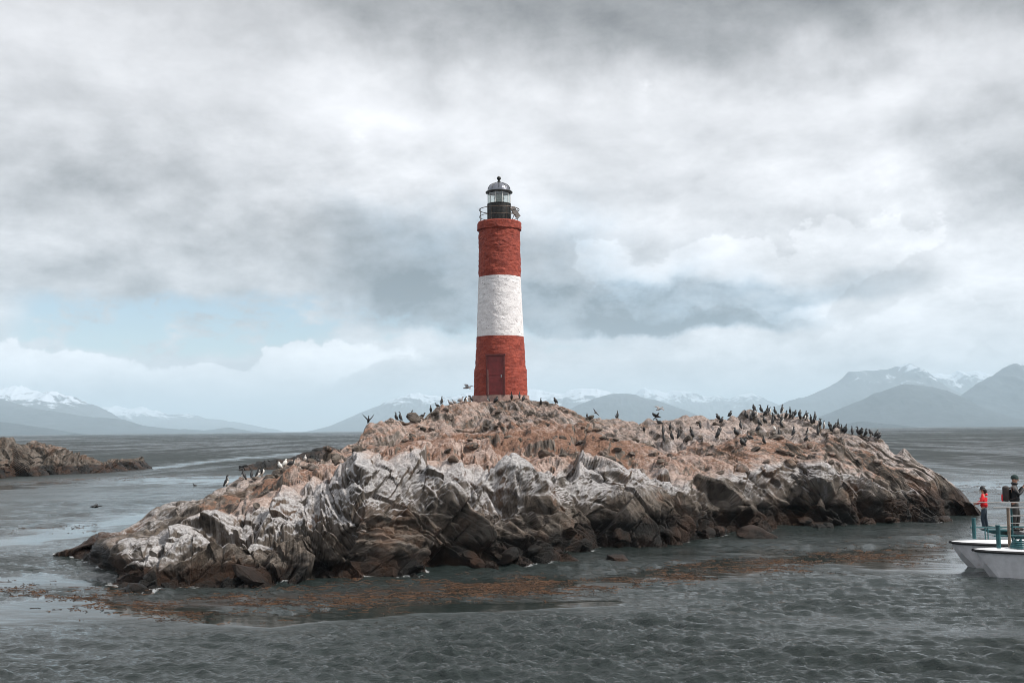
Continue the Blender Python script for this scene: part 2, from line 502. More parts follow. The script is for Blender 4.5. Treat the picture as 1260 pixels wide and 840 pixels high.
def rock_mass(name, us, knots, rows, amp_of, ang_of, size, seed, mat, zones, clip_z=-0.8):
    """knots: list of functions u -> (distance, height) from the near shore over the crest to the far shore"""
    nc = len(us)
    K = np.array([[k(u) for k in knots] for u in us])           # nc, nk, 2
    nk = K.shape[1]
    ts = np.concatenate([np.linspace(j, j + 1, rows[j], endpoint=(j == nk - 2)) for j in range(nk - 1)])
    Dm = np.empty((len(ts), nc)); Z = np.empty((len(ts), nc))
    for c in range(nc):
        Dm[:, c] = np.interp(ts, np.arange(nk), K[c, :, 0])
        Z[:, c] = np.interp(ts, np.arange(nk), K[c, :, 1])
    for _ in range(10):                                             # round the profile corners
        Z[1:-1] = (Z[:-2] + 2 * Z[1:-1] + Z[2:]) / 4
        Dm[1:-1] = (Dm[:-2] + 2 * Dm[1:-1] + Dm[2:]) / 4
    X = x_at(np.asarray(us)[None, :], Dm, Z)
    G = np.stack([X, Dm, Z], -1)
    S = G.copy()
    for _ in range(6):
        S[1:-1] = (S[:-2] + 2 * S[1:-1] + S[2:]) / 4
        S[:, 1:-1] = (S[:, :-2] + 2 * S[:, 1:-1] + S[:, 2:]) / 4
    tu = np.gradient(S, axis=1); tv = np.gradient(S, axis=0)
    N = np.cross(tu, tv)
    N /= np.linalg.norm(N, axis=-1, keepdims=True) + 1e-9
    N[N[..., 2] < 0] *= 1
    P = G.reshape(-1, 3); Nf = N.reshape(-1, 3)
    T = np.repeat(ts, nc); UU = np.tile(us, len(ts))
    d = 0; b = 0
    for ang, wgt in ang_of(UU):                                      # bedding directions, cross-faded along the island
        d_, b_ = rock_disp(P, ang, size, seed)
        d = d + d_ * wgt
        b = b + b_ * wgt
    dg = d.reshape(len(ts), nc)
    sm_ = dg.copy()
    for _ in range(2):
        sm_[1:-1] = (sm_[:-2] + 2 * sm_[1:-1] + sm_[2:]) / 4
        sm_[:, 1:-1] = (sm_[:, :-2] + 2 * sm_[:, 1:-1] + sm_[:, 2:]) / 4
    d = (dg + (sm_ - dg) * (0.10 + 0.45 * sstep(ts, 2.5, 3.0))[:, None]).ravel()   # worn tops, sharper faces
    amp = amp_of(UU, T)
    V = P + Nf * (d * amp)[:, None]
    Vg = V.reshape(len(ts), nc, 3)
    tu = np.gradient(Vg, axis=1); tv = np.gradient(Vg, axis=0)
    NN = np.cross(tu, tv); NN /= np.linalg.norm(NN, axis=-1, keepdims=True) + 1e-9
    nz = NN.reshape(-1, 3)[:, 2]
    attrs = zones(UU, T, V, nz, d)
    attrs['strat'] = b
    o = np_obj(name, V, grid_quads(len(ts), nc), mat, attrs=attrs)
    return o, V, UU, T, (len(ts), nc)
def pl(*pts):
    a = np.array(pts, float)
    return lambda u: np.interp(u, a[:, 0], a[:, 1])
def kn(vline, dline):
    """knot from a traced line: at column u the surface passes pixel row v at distance d"""
    def f(u):
        d = float(dline(u)); v = float(vline(u))
        p = at(u, v, d)
        return d, p[2]
    return f

shore_v = pl((60, 686), (81, 683), (100, 686), (120, 691), (127, 706), (134, 718), (149, 725), (173, 729), (233, 727), (311, 720), (389, 715), (451, 714), (516, 704), (581, 699), (621, 695), (660, 691), (690, 687), (705, 677), (747, 673), (805, 669), (836, 668), (868, 661), (894, 656), (930, 652), (978, 646), (1010, 650), (1040, 646), (1080, 643), (1120, 640), (1160, 641), (1197, 634), (1215, 633))
crest_v = pl((60, 686), (81, 682), (102, 668), (114, 656), (146, 649), (187, 628), (222, 615), (243, 609), (273, 600), (295, 588), (330, 579), (384, 563), (420, 547), (442, 532), (482, 516), (513, 503), (547, 496), (578, 492), (650, 490), (690, 494), (705, 501), (724, 509), (760, 507), (792, 516), (818, 514), (844, 513), (870, 517), (894, 511), (925, 503), (951, 506), (977, 513), (1015, 524), (1035, 529), (1060, 530), (1080, 537), (1095, 549), (1102, 555), (1112, 550), (1130, 567), (1140, 571), (1152, 576), (1165, 584), (1180, 599), (1190, 612), (1197, 626), (1202, 640), (1215, 650))
crest_d = pl((60, 38.4), (81, 38.2), (146, 38.4), (187, 39.5), (250, 41), (330, 43.5), (384, 47), (442, 51), (513, 55.5), (578, 57.6), (650, 57.6), (700, 57), (800, 58), (950, 58), (1000, 57), (1060, 55.2), (1100, 53.7), (1150, 52.6), (1215, 52.6))
mid_v = pl((60, 686), (81, 682.6), (102, 672), (146, 662), (187, 642), (250, 619), (330, 590), (384, 577), (442, 570), (513, 545), (578, 533), (658, 533), (720, 532), (760, 540), (800, 553), (900, 553), (1000, 551), (1060, 556), (1100, 574), (1150, 592), (1180, 611), (1192, 624), (1202, 645), (1215, 655))
mid_d = pl((60, 38.2), (81, 38.1), (146, 37.2), (187, 36.8), (250, 37.5), (330, 40.0), (384, 43), (442, 46.5), (513, 51.5), (578, 53.4), (658, 53.6), (720, 53.2), (800, 51.5), (900, 51.8), (1000, 52.6), (1060, 52.6), (1100, 52.2), (1150, 51.6), (1215, 52.4))
lip_v = pl((60, 686), (81, 683), (102, 677), (130, 680), (160, 675), (200, 663), (250, 642), (330, 612), (400, 592), (450, 579), (520, 585), (580, 590), (640, 583), (690, 579), (740, 588), (800, 602), (860, 606), (900, 598), (950, 590), (1000, 590), (1060, 592), (1100, 596), (1150, 614), (1180, 624), (1192, 632), (1202, 648), (1215, 660))
shore_d = lambda u: float(on_water(u, float(shore_v(u)))[1])
lip_off = pl((60, 0.2), (100, 0.8), (130, 2.0), (200, 3.0), (330, 3.6), (520, 3.2), (650, 3.0), (800, 3.2), (1000, 2.6), (1100, 1.8), (1150, 1.1), (1215, 0.2))
def k_under(u): return shore_d(u) - 0.9, -1.1
def k_shore(u): return shore_d(u), -0.05
def k_lip(u):
    d = shore_d(u) + float(lip_off(u))
    return d, at(u, float(lip_v(u)), d)[2]
def k_face(u):
    d0, z0 = k_shore(u); d1, z1 = k_lip(u)
    return d0 + (d1 - d0) * 0.38, z0 + (z1 - z0) * 0.62
k_mid, k_crest = kn(mid_v, mid_d), kn(crest_v, crest_d)
def k_back(u):
    d, z = k_crest(u)
    return d + 3.0, z * 0.72 - 0.3
def k_far(u):
    d, z = k_crest(u)
    return d + 3.5 + 1.1 * max(z, 0), -1.2
US = np.linspace(66, 1204, 1180)
def isl_amp(u, t):
    a = np.interp(t, [0, 1, 1.5, 2.6, 3.2, 3.6, 4.0, 4.3, 5.0, 5.4, 7], [0.8, 1.0, 1.15, 1.08, 0.85, 0.62, 0.62, 0.70, 0.46, 0.45, 1.0])
    a *= np.interp(u, [60, 84, 160, 300, 1090, 1180, 1215], [0.15, 0.6, 0.85, 1.0, 1.0, 0.8, 0.2])
    # the ground under the tower is nearly level
    pad = np.exp(-((u - 616) / 46.0) ** 2) * sstep(t, 4.75, 5.0)
    return a * (1 - 0.8 * pad)
def isl_ang(u):
    w = sstep(u + 25 * np.sin(u / 19.0), 330, 440)
    return [(R(26), 1 - w), (R(-42), w)]
def isl_zones(u, t, V, nz, d):
    x, y, z = V.T
    n1 = fbm(V / 2.2, 4, 5); n2 = fbm(V / 0.7, 3, 9)
    wet_top = np.interp(u, [60, 130, 200, 420, 560, 800, 1000, 1215], [1.2, 0.95, 0.62, 0.7, 1.0, 1.4, 1.15, 1.9])
    wet = 1 - sstep(z, 0.35 * wet_top, 1.25 * wet_top + 0.45 * n1)
    lip = np.exp(-((t - 2.7) / np.where(t < 2.7, 0.85, 0.5)) ** 2)
    up = sstep(nz, 0.15, 0.75)
    left = np.interp(u, [60, 130, 220, 300, 470, 700, 800, 1215], [0.1, 0.35, 0.75, 1.0, 1.0, 0.85, 0.5, 0.35])
    guano = (0.25 + 0.75 * up) * (lip * left * 1.3 + 0.28 * sstep(t, 1.6, 2.4)) + 0.30 * n1
    hill = sstep(t, 4.0, 4.3)
    guano += hill * (0.12 + 0.26 * up)
    # pale crests along the right-hand dip slope
    guano += sstep(u, 720, 820) * sstep(t, 2.6, 3.2) * (0.22 * up)
    soil = sstep(t, 2.85 + 0.25 * n1, 3.35 + 0.25 * n1) * (0.35 + 0.65 * sstep(nz, 0.45, 0.9))
    red = np.interp(u, [60, 200, 330, 430, 600, 700, 800, 1215], [0.0, 0.1, 0.8, 1.0, 1.0, 0.9, 0.7, 0.55])
    soil *= red * np.where(t > 4.15, 0.55, 1.0)
    guano -= 0.10 * soil * (t < 4.1)
    guano += (0.12 + 0.45 * np.clip(n2 + 0.5 * n1, 0, 1)) * (t > 3) * (t < 4.2)
    return {'wet': wet, 'guano': guano, 'soil': soil}
island, IV, IU, IT, ISH = rock_mass("rock_island", US, [k_under, k_shore, k_face, k_lip, k_mid, k_crest, k_back, k_far],
                               [12, 80, 90, 95, 75, 18, 30], isl_amp, isl_ang, 1.0, 3, M_ROCK, isl_zones)
tag(island, "bare rocky island streaked with white guano and reddish soil under the lighthouse", "island", kind="structure")
IPU, IPV, IPF = project(IV)
def on_island(u, v=None):
    """point of the rock seen at a pixel; v None = the skyline of that column"""
    if v is None:
        m_ = np.abs(IPU - u) < 1.6
        idx = np.where(m_)[0]
        return IV[idx[np.argmin(IPV[idx])]]
    m_ = (np.abs(IPU - u) < 2.5) & (np.abs(IPV - v) < 2.0)
    idx = np.where(m_)[0]
    if len(idx) == 0:
        return on_island(u)
    return IV[idx[np.argmin(IPF[idx])]]
def ground_z(x, y):
    j = np.argmin((IV[:, 0] - x) ** 2 + (IV[:, 1] - y) ** 2)
    return IV[j, 2]

# low islet on the left, running out of the picture
is_c = pl((-220, 536), (-60, 533), (0, 537), (13, 536), (21, 541), (29, 544), (49, 544), (57, 550), (71, 552), (89, 557), (105, 557), (117, 561), (124, 568), (132, 562), (151, 561), (163, 563), (173, 557), (179, 559), (184, 570), (190, 576))
is_s = pl((-220, 606), (-60, 593), (0, 588.5), (48, 585), (111, 582), (143, 580), (185, 576.5), (190, 576.3))
def i_shore(u):
    return float(on_water(u, float(is_s(u)))[1])
def mk_islet(shore, cv, thick):
    def s0(u): return shore(u) - 1.0, -0.8
    def s1(u): return shore(u), -0.05
    def s2(u):
        d = shore(u) + thick * 0.45
        z = at(u, float(cv(u)), shore(u) + thick)[2]
        return d, max(0.15, z * 0.55)
    def s3(u):
        d = shore(u) + thick
        return d, max(0.05, at(u, float(cv(u)), d)[2])
    def s4(u):
        d, z = s3(u)
        return d + thick * 1.4, -1.0
    return [s0, s1, s2, s3, s4]
def small_amp(u, t):
    return np.interp(t, [0, 1, 2, 3, 4], [0.7, 0.9, 0.9, 0.55, 0.8])
def islet_zones(u, t, V, nz, d):
    n1 = fbm(V / 3.0, 4, 15)
    z = V[:, 2]
    return {'wet': 1 - sstep(z, 0.5, 1.5 + 0.7 * n1), 'guano': 0.28 * sstep(nz, 0.2, 0.8) + 0.3 * n1 + 0.12 * sstep(z, 1.5, 3.5), 'soil': 0.25 * sstep(z, 1.5, 3) * (1 + n1)}
islet = rock_mass("rock_islet", np.linspace(-210, 187, 420), mk_islet(i_shore, is_c, 5.5), [6, 60, 60, 16],
                  lambda u, t: small_amp(u, t) * np.interp(u, [150, 187], [1, 0.6]), lambda u: [(R(-50), 1.0)], 1.25, 23, M_ROCK_DARK, islet_zones)[0]
tag(islet, "low brown rocky islet at the left edge of the picture", "island", kind="structure")
rf_c = pl((290, 579), (300, 573), (312, 569.5), (330, 568), (345, 564), (360, 561), (385, 553), (400, 550), (420, 552), (450, 560))
rf_s = pl((290, 579), (450, 573))
reef = rock_mass("rock_reef", np.linspace(294, 448, 170), mk_islet(lambda u: float(on_water(u, float(rf_s(u)))[1]), rf_c, 4.0), [5, 34, 34, 10],
                 lambda u, t: small_amp(u, t) * np.interp(u, [290, 310], [0.4, 0.8]), lambda u: [(R(20), 1.0)], 1.0, 33, M_ROCK_DARK,
                 lambda u, t, V, nz, d: {'wet': 1 - sstep(V[:, 2], 1.2, 3.2) + 0.35, 'guano': np.zeros(len(V)) - 0.2, 'soil': np.zeros(len(V))})[0]
tag(reef, "dark weedy rock reef behind the left slope of the island", "reef", kind="structure")

# ------------------------------------------------------------------ water
def ribbon(u, v, pts, widths):
    """soft mask of a band that follows traced pixel points (used once, to fix places on the water)"""
    m_ = np.zeros_like(u)
    P = np.array(pts, float)
    for k in range(len(P) - 1):
        a, b = P[k], P[k + 1]
        ab = b - a
        t = np.clip(((u - a[0]) * ab[0] + (v - a[1]) * ab[1]) / (ab @ ab), 0, 1)
        w = widths[k] + (widths[k + 1] - widths[k]) * t
        du = (u - (a[0] + t * ab[0])) / 2.2
        dv = v - (a[1] + t * ab[1])
        m_ = np.maximum(m_, np.exp(-(du * du + dv * dv) / (w * w)))
    return m_
CALM = [(((-60, 760), (60, 748), (180, 756), (330, 764), (470, 752), (600, 748), (760, 742)), (14, 16, 14, 9, 9, 7, 5)),
        (((-60, 672), (40, 662), (110, 650), (190, 634)), (14, 12, 9, 6)),
        (((-40, 720), (60, 712), (130, 722)), (8, 10, 8)),
        (((560, 728), (700, 718), (840, 704), (960, 694), (1080, 684), (1180, 676)), (8, 8, 12, 14, 18, 20)),
        (((980, 690), (1100, 694), (1190, 700)), (8, 14, 12)),
        (((-60, 604), (60, 596), (200, 590), (330, 590)), (4, 5, 6, 5)),
        (((190, 576), (300, 563), (420, 556)), (2, 2.5, 3)),
        (((1100, 600), (1200, 596), (1300, 600)), (3, 6, 8))]
KELP = [(((125, 733), (190, 742), (270, 740), (360, 735), (450, 730), (540, 725), (610, 722), (680, 717)), (5, 8, 10, 10, 10, 8, 7, 4), 1.0),
        (((640, 728), (720, 722), (800, 713), (880, 705), (960, 699)), (4, 4.5, 4, 4, 3), 0.8),
        (((800, 702), (900, 694), (1000, 688), (1100, 682)), (3, 4, 4, 4), 0.4),
        (((930, 698), (1040, 690), (1160, 674)), (6, 9, 9), 0.25),
        (((0, 728), (60, 735), (130, 745)), (7, 9, 7), 0.5),
        (((-30, 595), (60, 592), (150, 588), (280, 584)), (2, 2.4, 2.0, 1.5), 0.7),
        (((1120, 602), (1180, 599), (1260, 602)), (3, 4, 5), 0.35),
        (((0, 655), (80, 652), (130, 645)), (3, 3, 2), 0.2)]
def masks(X, Y):
    P = np.stack([X, Y, np.zeros_like(X)], 1)
    u, v, f = project(P)
    ok = f > 1
    nz_ = vnoise(P / 3.1, 70) * 0.35 + vnoise(P / 1.1, 71) * 0.2
    calm = np.zeros_like(X); kel = np.zeros_like(X)
    for pts, w in CALM:
        calm = np.maximum(calm, ribbon(u, v, pts, w))
    for pts, w, k in KELP:
        kel = np.maximum(kel, ribbon(u, v, pts, w) * k)
    calm = sstep(calm + nz_ * (calm > 0.05), 0.25, 0.85)
    # patchy wind on open water
    gust = 0.55 * fbm(P / np.array([14.0, 26.0, 1.0]), 3, 77) + 0.7 * fbm(P / np.array([60.0, 160.0, 1.0]), 3, 78)
    return np.where(ok, calm, 0), np.where(ok, kel, 0), gust
class Waves:
    def __init__(s, n=90):
        g = np.random.default_rng(5)
        s.lam = np.exp(g.uniform(math.log(0.16), math.log(4.0), n))
        th = R(250) + g.normal(0, 1, n) * np.where(s.lam < 0.75, 0.5, 0.3)
        s.kx = 2 * np.pi / s.lam * np.cos(th); s.ky = 2 * np.pi / s.lam * np.sin(th)
        s.ph = g.uniform(0, 6.283, n)
        s.a = 0.0046 * s.lam ** 0.62 * np.where(s.lam > 1.0, 0.62, np.where(s.lam < 0.75, 1.5, 1.0))
    def z(s, X, Y, cell, calm):
        o = np.zeros_like(X)
        for k in range(len(s.lam)):
            fade = sstep(s.lam[k] / np.maximum(cell, 1e-3), 1.6, 3.5)
            if fade.max() <= 0: continue
            q = s.kx[k] * X + s.ky[k] * Y + s.ph[k]
            dmp = 1 - calm * 0.93
            o += s.a[k] * fade * dmp * 1.15 * (np.sin(q) + 0.28 * np.sin(2 * q + 1.57))
        return o
WV = Waves()
vs = np.concatenate([np.linspace(1000, 842, 50, endpoint=False), np.linspace(842, 536, 430, endpoint=False)])
rr = CAM_H * F / (vs - 528.5)
rr = np.concatenate([[2.0, 5.0, 9.0], rr, np.geomspace(rr[-1] * 1.15, 60000, 40)])
ang = np.concatenate([np.linspace(-180, -33, 26, endpoint=False), np.linspace(-33, 33, 800), np.linspace(33, 180, 27)[1:]])
A, RR = np.meshgrid(np.radians(ang), rr)
WX = (RR * np.sin(A)).ravel(); WY = (RR * np.cos(A)).ravel()
cell = np.repeat(np.gradient(rr), len(ang)) * 1.0
cell = np.where(np.abs(np.degrees(A.ravel())) > 33.2, 50.0, cell)
CL, KL, GU = masks(WX, WY)
near = sstep(-RR.ravel(), -420, -150)
WZ = WV.z(WX, WY, cell, CL) * (1 + 0.35 * GU)
LN = fbm(np.stack([WX / 8.0, WY / 3.4, 0 * WX], 1), 4, 81, 0.55)
WZ *= np.clip(1 + 1.3 * LN, 0.35, 1.8)
WZ *= np.where(RR.ravel() > 500, 0, 1)

from mathutils import kdtree
_sel = np.where((np.abs(IV[:, 2]) < 0.10) & (IT < 2.5))[0][::3]
kd = kdtree.KDTree(len(_sel))
for i_, j_ in enumerate(_sel):
    kd.insert((IV[j_, 0], IV[j_, 1], 0.0), i_)
kd.balance()
FO = np.zeros(len(WX))
bx_ = np.where((WX > -18) & (WX < 25) & (WY > 26) & (WY < 56))[0]
for i_ in bx_:
    d_ = kd.find((WX[i_], WY[i_], 0.0))[2]
    FO[i_] = math.exp(-d_ / 0.32)
m_water, t, p = new_mat("sea_water")
pos = t.n('ShaderNodeNewGeometry').outputs['Position']
calm, kel, gust = t.attr('calm'), t.attr('kelp'), t.attr('gust')
cdist = t.n('ShaderNodeVectorMath', operation='LENGTH'); t.link(pos, cdist.inputs[0])
dist = cdist.outputs['Value']
q1 = t.noise(t.vm('MULTIPLY', pos, (0.8, 2.0, 1.0)), 4.6, 6, 0.62, 0.25)
q2 = t.noise(t.vm('MULTIPLY', pos, (0.55, 1.0, 1.0)), 0.55, 6, 0.60, 0.35)
q3 = t.noise(t.vm('MULTIPLY', pos, (0.5, 1.0, 1.0)), 0.11, 5, 0.58, 0.2)
far1 = t.ramp(dist, 45, 160)
hgt = t.m('ADD', t.m('MULTIPLY', q1, 0.055), t.m('MULTIPLY', t.m('MULTIPLY', q2, 0.55), t.m('ADD', 0.22, t.m('MULTIPLY', far1, 0.9))))
hgt = t.m('ADD', hgt, t.m('MULTIPLY', t.m('MULTIPLY', q3, 3.0), t.ramp(dist, 150, 900)))
hgt = t.m('MULTIPLY', hgt, t.m('SUBTRACT', 1.0, t.m('MULTIPLY', calm, 0.93)))
hgt = t.m('MULTIPLY', hgt, t.m('ADD', 1.0, t.m('MULTIPLY', t.attr('lane'), 1.2)))
b = bump(t, p, hgt, 1.0, 1.0)
# slopes of the small waves that the sheet cannot hold
sa = t.noise(t.vm('MULTIPLY', pos, (0.8, 1.3, 1.0)), 1.5, 3, 0.6, color=True)
sb = t.noise(t.vm('MULTIPLY', pos, (0.45, 1.0, 1.0)), 0.22, 3, 0.6, color=True)
sl = t.vm('SUBTRACT', t.vm('ADD', sa, sb), (1.0, 1.0, 1.0))
slk = t.m('MULTIPLY', t.m('ADD', 0.10, t.m('MULTIPLY', t.ramp(dist, 30, 140), 0.42)), t.m('SUBTRACT', 1.0, t.m('MULTIPLY', calm, 0.94)))
paws = t.m('ADD', t.noise(t.vm('MULTIPLY', pos, (0.55, 0.10, 1.0)), 1.0, 4, 0.65), t.noise(t.vm('MULTIPLY', pos, (0.10, 0.014, 1.0)), 1.0, 4, 0.65))
pk = t.ramp(t.m('ADD', paws, t.m('MULTIPLY', gust, 0.35)), 0.72, 1.25, o0=0.25, o1=1.9)
slk = t.m('MULTIPLY', slk, t.m('ADD', 1.0, t.m('MULTIPLY', t.m('SUBTRACT', pk, 1.0), t.ramp(dist, 40, 110))))
sv = t.n('ShaderNodeVectorMath', operation='SCALE'); t.link(sl, sv.inputs[0]); t.link(slk, sv.inputs['Scale'])
sv2 = t.vm('MULTIPLY', sv.outputs[0], (1.0, 1.0, 0.0))
nn = t.vm('NORMALIZE', t.vm('ADD', b.outputs[0], sv2))
t.link(nn, p.inputs['Normal'])
body = t.mix(t.ramp(t.m('ADD', gust, t.m('MULTIPLY', t.m('SUBTRACT', q3, 0.5), 0.8)), -0.3, 0.4), (0.011, 0.0150, 0.014), (0.017, 0.024, 0.023))
kc = t.mix(t.ramp(t.noise(pos, 2.2, 5, 0.6), 0.35, 0.65), (0.008, 0.006, 0.004), (0.05, 0.022, 0.009))
body = t.mix(t.m('MULTIPLY', t.ramp(t.m('ADD', kel, t.m('SUBTRACT', q2, 0.5)), 0.35, 1.2), 0.5), body, kc)
fo = t.ramp(t.m('ADD', t.attr('foam'), t.m('MULTIPLY', t.m('SUBTRACT', t.noise(pos, 1.3, 7, 0.72), 0.5), 2.2)), 0.85, 1.10)
cap = t.ramp(t.noise(t.vm('MULTIPLY', pos, (0.35, 0.10, 1.0)), 1.0, 6, 0.7), 0.775, 0.80)
fo = t.m('MAXIMUM', fo, t.m('MULTIPLY', cap, t.ramp(dist, 90, 160)))
body = t.mix(t.m('MULTIPLY', fo, 0.6), body, (0.62, 0.64, 0.65))
t.put(p.inputs['Base Color'], body)
p.inputs['Roughness'].default_value = 0.07
t.put(p.inputs['Roughness'], t.m('ADD', 0.05, t.m('MULTIPLY', t.m('MULTIPLY', t.ramp(dist, 35, 170), t.ramp(pk, 0.25, 1.7, o0=0.22, o1=0.56)), t.m('SUBTRACT', 1.0, t.m('MULTIPLY', calm, 0.7)))))
p.inputs['IOR'].default_value = 1.333
water = np_obj("sea_water", np.stack([WX, WY, WZ], 1), grid_quads(len(rr), len(ang))[:, ::-1], m_water, smooth=True, attrs={'calm': CL, 'kelp': KL, 'gust': GU, 'foam': FO, 'lane': LN})
tag(water, "choppy grey green sea water around the island", "sea", kind="structure")
def water_z(x, y):
    x = np.atleast_1d(np.asarray(x, float)); y = np.atleast_1d(np.asarray(y, float))
    c, k, g = masks(x, y)
    r = np.hypot(x, y)
    return WV.z(x, y, np.interp(r, rr, np.gradient(rr)), c) * (1 + 0.35 * g)

# ------------------------------------------------------------------ mountains
def mountain_mat(name, low, high, snow_lo, snow_hi, cell):
    m_, t, p = new_mat(name)
    pos = t.n('ShaderNodeNewGeometry').outputs['Position']
    nrm = t.n('ShaderNodeNewGeometry').outputs['Normal']
    px, py, pz = t.sep(pos)
    n1 = t.noise(pos, 1 / (cell * 3.0), 7, 0.62)
    n2 = t.noise(t.vm('MULTIPLY', pos, (1.0, 1.0, 0.45)), 1 / (cell * 0.45), 7, 0.70, 0.4)
    c = t.mix(t.ramp(t.m('ADD', pz, t.m('MULTIPLY', t.m('SUBTRACT', n1, 0.5), snow_lo * 0.6)), snow_lo * 0.35, snow_lo * 0.8), low, high)
    c = t.mix(t.m('MULTIPLY', t.ramp(n2, 0.4, 0.65), 0.3), c, tuple(x * 1.7 for x in high))
    if snow_hi > 0:
        hz = t.m('ADD', pz, t.m('MULTIPLY', t.m('SUBTRACT', n2, 0.5), (snow_hi - snow_lo) * 5.0))
        hz = t.m('ADD', hz, t.m('MULTIPLY', t.m('SUBTRACT', n1, 0.5), (snow_hi - snow_lo) * 1.6))
        c = t.mix(t.m('MULTIPLY', t.ramp(hz, snow_lo + (snow_hi - snow_lo) * 0.6, snow_hi), t.ramp(t.sep(nrm)[2], 0.25, 0.6)), c, (0.50, 0.55, 0.62))
    t.put(p.inputs['Base Color'], c)
    p.inputs['Roughness'].default_value = 1.0
    p.inputs['Specular IOR Level'].default_value = 0.0
    return m_
def mountain(name, label, d0, prof, depth, mat, seed, ncol=260, rough=0.10, rows=46):
    ncol, rough = int(ncol * 1.5), rough * 1.9
    prof = np.array(prof, float)
    us = np.linspace(prof[0, 0], prof[-1, 0], ncol)
    v = np.interp(us, prof[:, 0], prof[:, 1])
    crest = np.array([max(0.0, at(u, vv, d0)[2]) for u, vv in zip(us, v)])
    ts = np.concatenate([np.linspace(-1, 0, rows), np.linspace(0, 1, rows // 2)[1:]])
    TT = np.repeat(ts, ncol).reshape(len(ts), ncol)
    prf = np.where(TT < 0, (1 + TT) ** 1.25, (1 - TT) ** 1.1)
    Dm = d0 + TT * depth
    Z = crest[None, :] * prf
    X = x_at(us[None, :], np.full_like(Dm, d0), np.full_like(Dm, 0.0)) * (1 + TT * depth / d0 * 0.4)
    P = np.stack([X.ravel() / (depth * 0.45), Dm.ravel() / (depth * 0.45), np.full(X.size, seed * 3.3)], 1)
    P[:, 0] += 0.35 * fbm(P * 0.7, 3, seed + 4)
    n = fbm(P * 1.7, 7, seed, 0.56, ridged=True)
    spur = fbm(P * np.array([2.2, 0.5, 1]), 4, seed + 9, 0.5, ridged=True)
    k = 4 * prf * (1 - prf * 0.8)
    Z = Z + crest[None, :] * (rough * (0.45 + k) * n.reshape(Z.shape) + rough * 1.3 * k * spur.reshape(Z.shape) * (np.abs(TT) > 0.01))
    Z = np.where(prf <= 0.001, -6, Z - 4)
    o = np_obj(name, np.stack([X, Dm, Z], -1).reshape(-1, 3), grid_quads(len(ts), ncol), mat, smooth=True)
    return tag(o, label, "mountain", kind="structure")
def scale_z(d, px): return px / F * d
GL, GH = (0.042, 0.050, 0.056), (0.072, 0.080, 0.090)
HAZE_K = 1.0
def mm(name, d, lo, hi, cell):
    return mountain_mat(name, GL, GH, scale_z(d, lo), scale_z(d, hi) if hi else 0, cell)
DL = 9500.0
mountain("mountain_range", "snow streaked mountain ridge at the far left above the islet", DL,
         [(-260, 500), (-160, 484), (-90, 480), (-40, 486), (0, 484), (12, 481), (22, 477), (34, 482), (48, 485), (60, 485), (75, 487), (95, 492), (115, 499), (132, 507), (150, 518), (180, 524), (215, 529), (240, 531)],
         1600, mm("mountain_snow_left", DL, 26, 44, 260), 41, 300, 0.055)
mountain("foothill", "blue foothill in front of the snowy left mountain ridge", 7600.0,
         [(-260, 470), (-120, 480), (-40, 489), (0, 493), (40, 501), (80, 508), (110, 513), (140, 515), (152, 516), (175, 523), (200, 526), (240, 529), (270, 531)],
         1100, mm("foothill_left", 7600, 60, 0, 200), 42, 260, 0.03)
mountain("headland", "dark low headland at the left edge on the horizon", 5200.0,
         [(-260, 500), (-80, 512), (0, 518.5), (22, 520), (45, 524), (60, 526), (80, 530), (92, 532.5)],
         600, mm("headland_left", 5200, 60, 0, 120), 43, 160, 0.03)
mountain("mountain_range", "pale distant snowy mountains between the left ridge and the lighthouse", 15500.0,
         [(105, 520), (128, 503), (142, 500), (160, 505), (176, 502), (190, 507), (215, 510), (232, 509), (252, 515), (275, 517), (300, 522), (330, 527)],
         2400, mm("mountain_pale_left", 15500, 14, 24, 420), 44, 220, 0.06)
mountain("low_island", "thin low islands on the horizon left of the lighthouse island", 8200.0,
         [(105, 530), (125, 527), (142, 525.5), (156, 528.5), (175, 527), (190, 530), (205, 528), (228, 527.5), (250, 529), (280, 525.5), (300, 528.5), (322, 531)],
         420, mm("low_island_left", 8200, 60, 0, 90), 45, 200, 0.06)
mountain("mountain", "pale snow topped mountain directly left of the lighthouse base", 12500.0,
         [(385, 531), (405, 524), (430, 514), (455, 505), (480, 495), (500, 488), (515, 486), (530, 489), (548, 490), (565, 487), (590, 486), (640, 482), (660, 480), (690, 486), (712, 482), (735, 480), (760, 486), (800, 500)],
         2000, mm("mountain_centre", 12500, 24, 40, 330), 46, 300, 0.05)
mountain("mountain", "blue grey rounded mountain right of the lighthouse behind the island saddle", 9000.0,
         [(640, 525), (690, 509), (712, 498), (735, 490), (752, 485), (772, 483.5), (784, 485), (795, 490), (815, 495), (840, 503), (870, 515), (900, 524)],
         1300, mm("mountain_blue", 9000, 60, 0, 240), 47, 220, 0.028)
mountain("mountain_range", "pale jagged snowy range between the rounded mountain and the bird colony", 15000.0,
         [(770, 495), (790, 482), (808, 482), (822, 484), (838, 484), (853, 487), (868, 491), (882, 490), (900, 492), (915, 487), (926, 486), (938, 492), (955, 500), (980, 510), (1010, 520)],
         2200, mm("mountain_pale_mid", 15000, 26, 40, 400), 48, 260, 0.05)
mountain("mountain", "tall blue mountain with snow gullies behind the bird colony", 10500.0,
         [(930, 510), (952, 502), (975, 494), (1000, 486), (1025, 475), (1045, 463), (1058, 460), (1072, 459), (1090, 458), (1105, 454), (1115, 450), (1124, 449.5), (1134, 455), (1146, 464), (1160, 474), (1185, 486), (1220, 500)],
         2000, mm("mountain_tall", 10500, 50, 78, 300), 49, 280, 0.045)
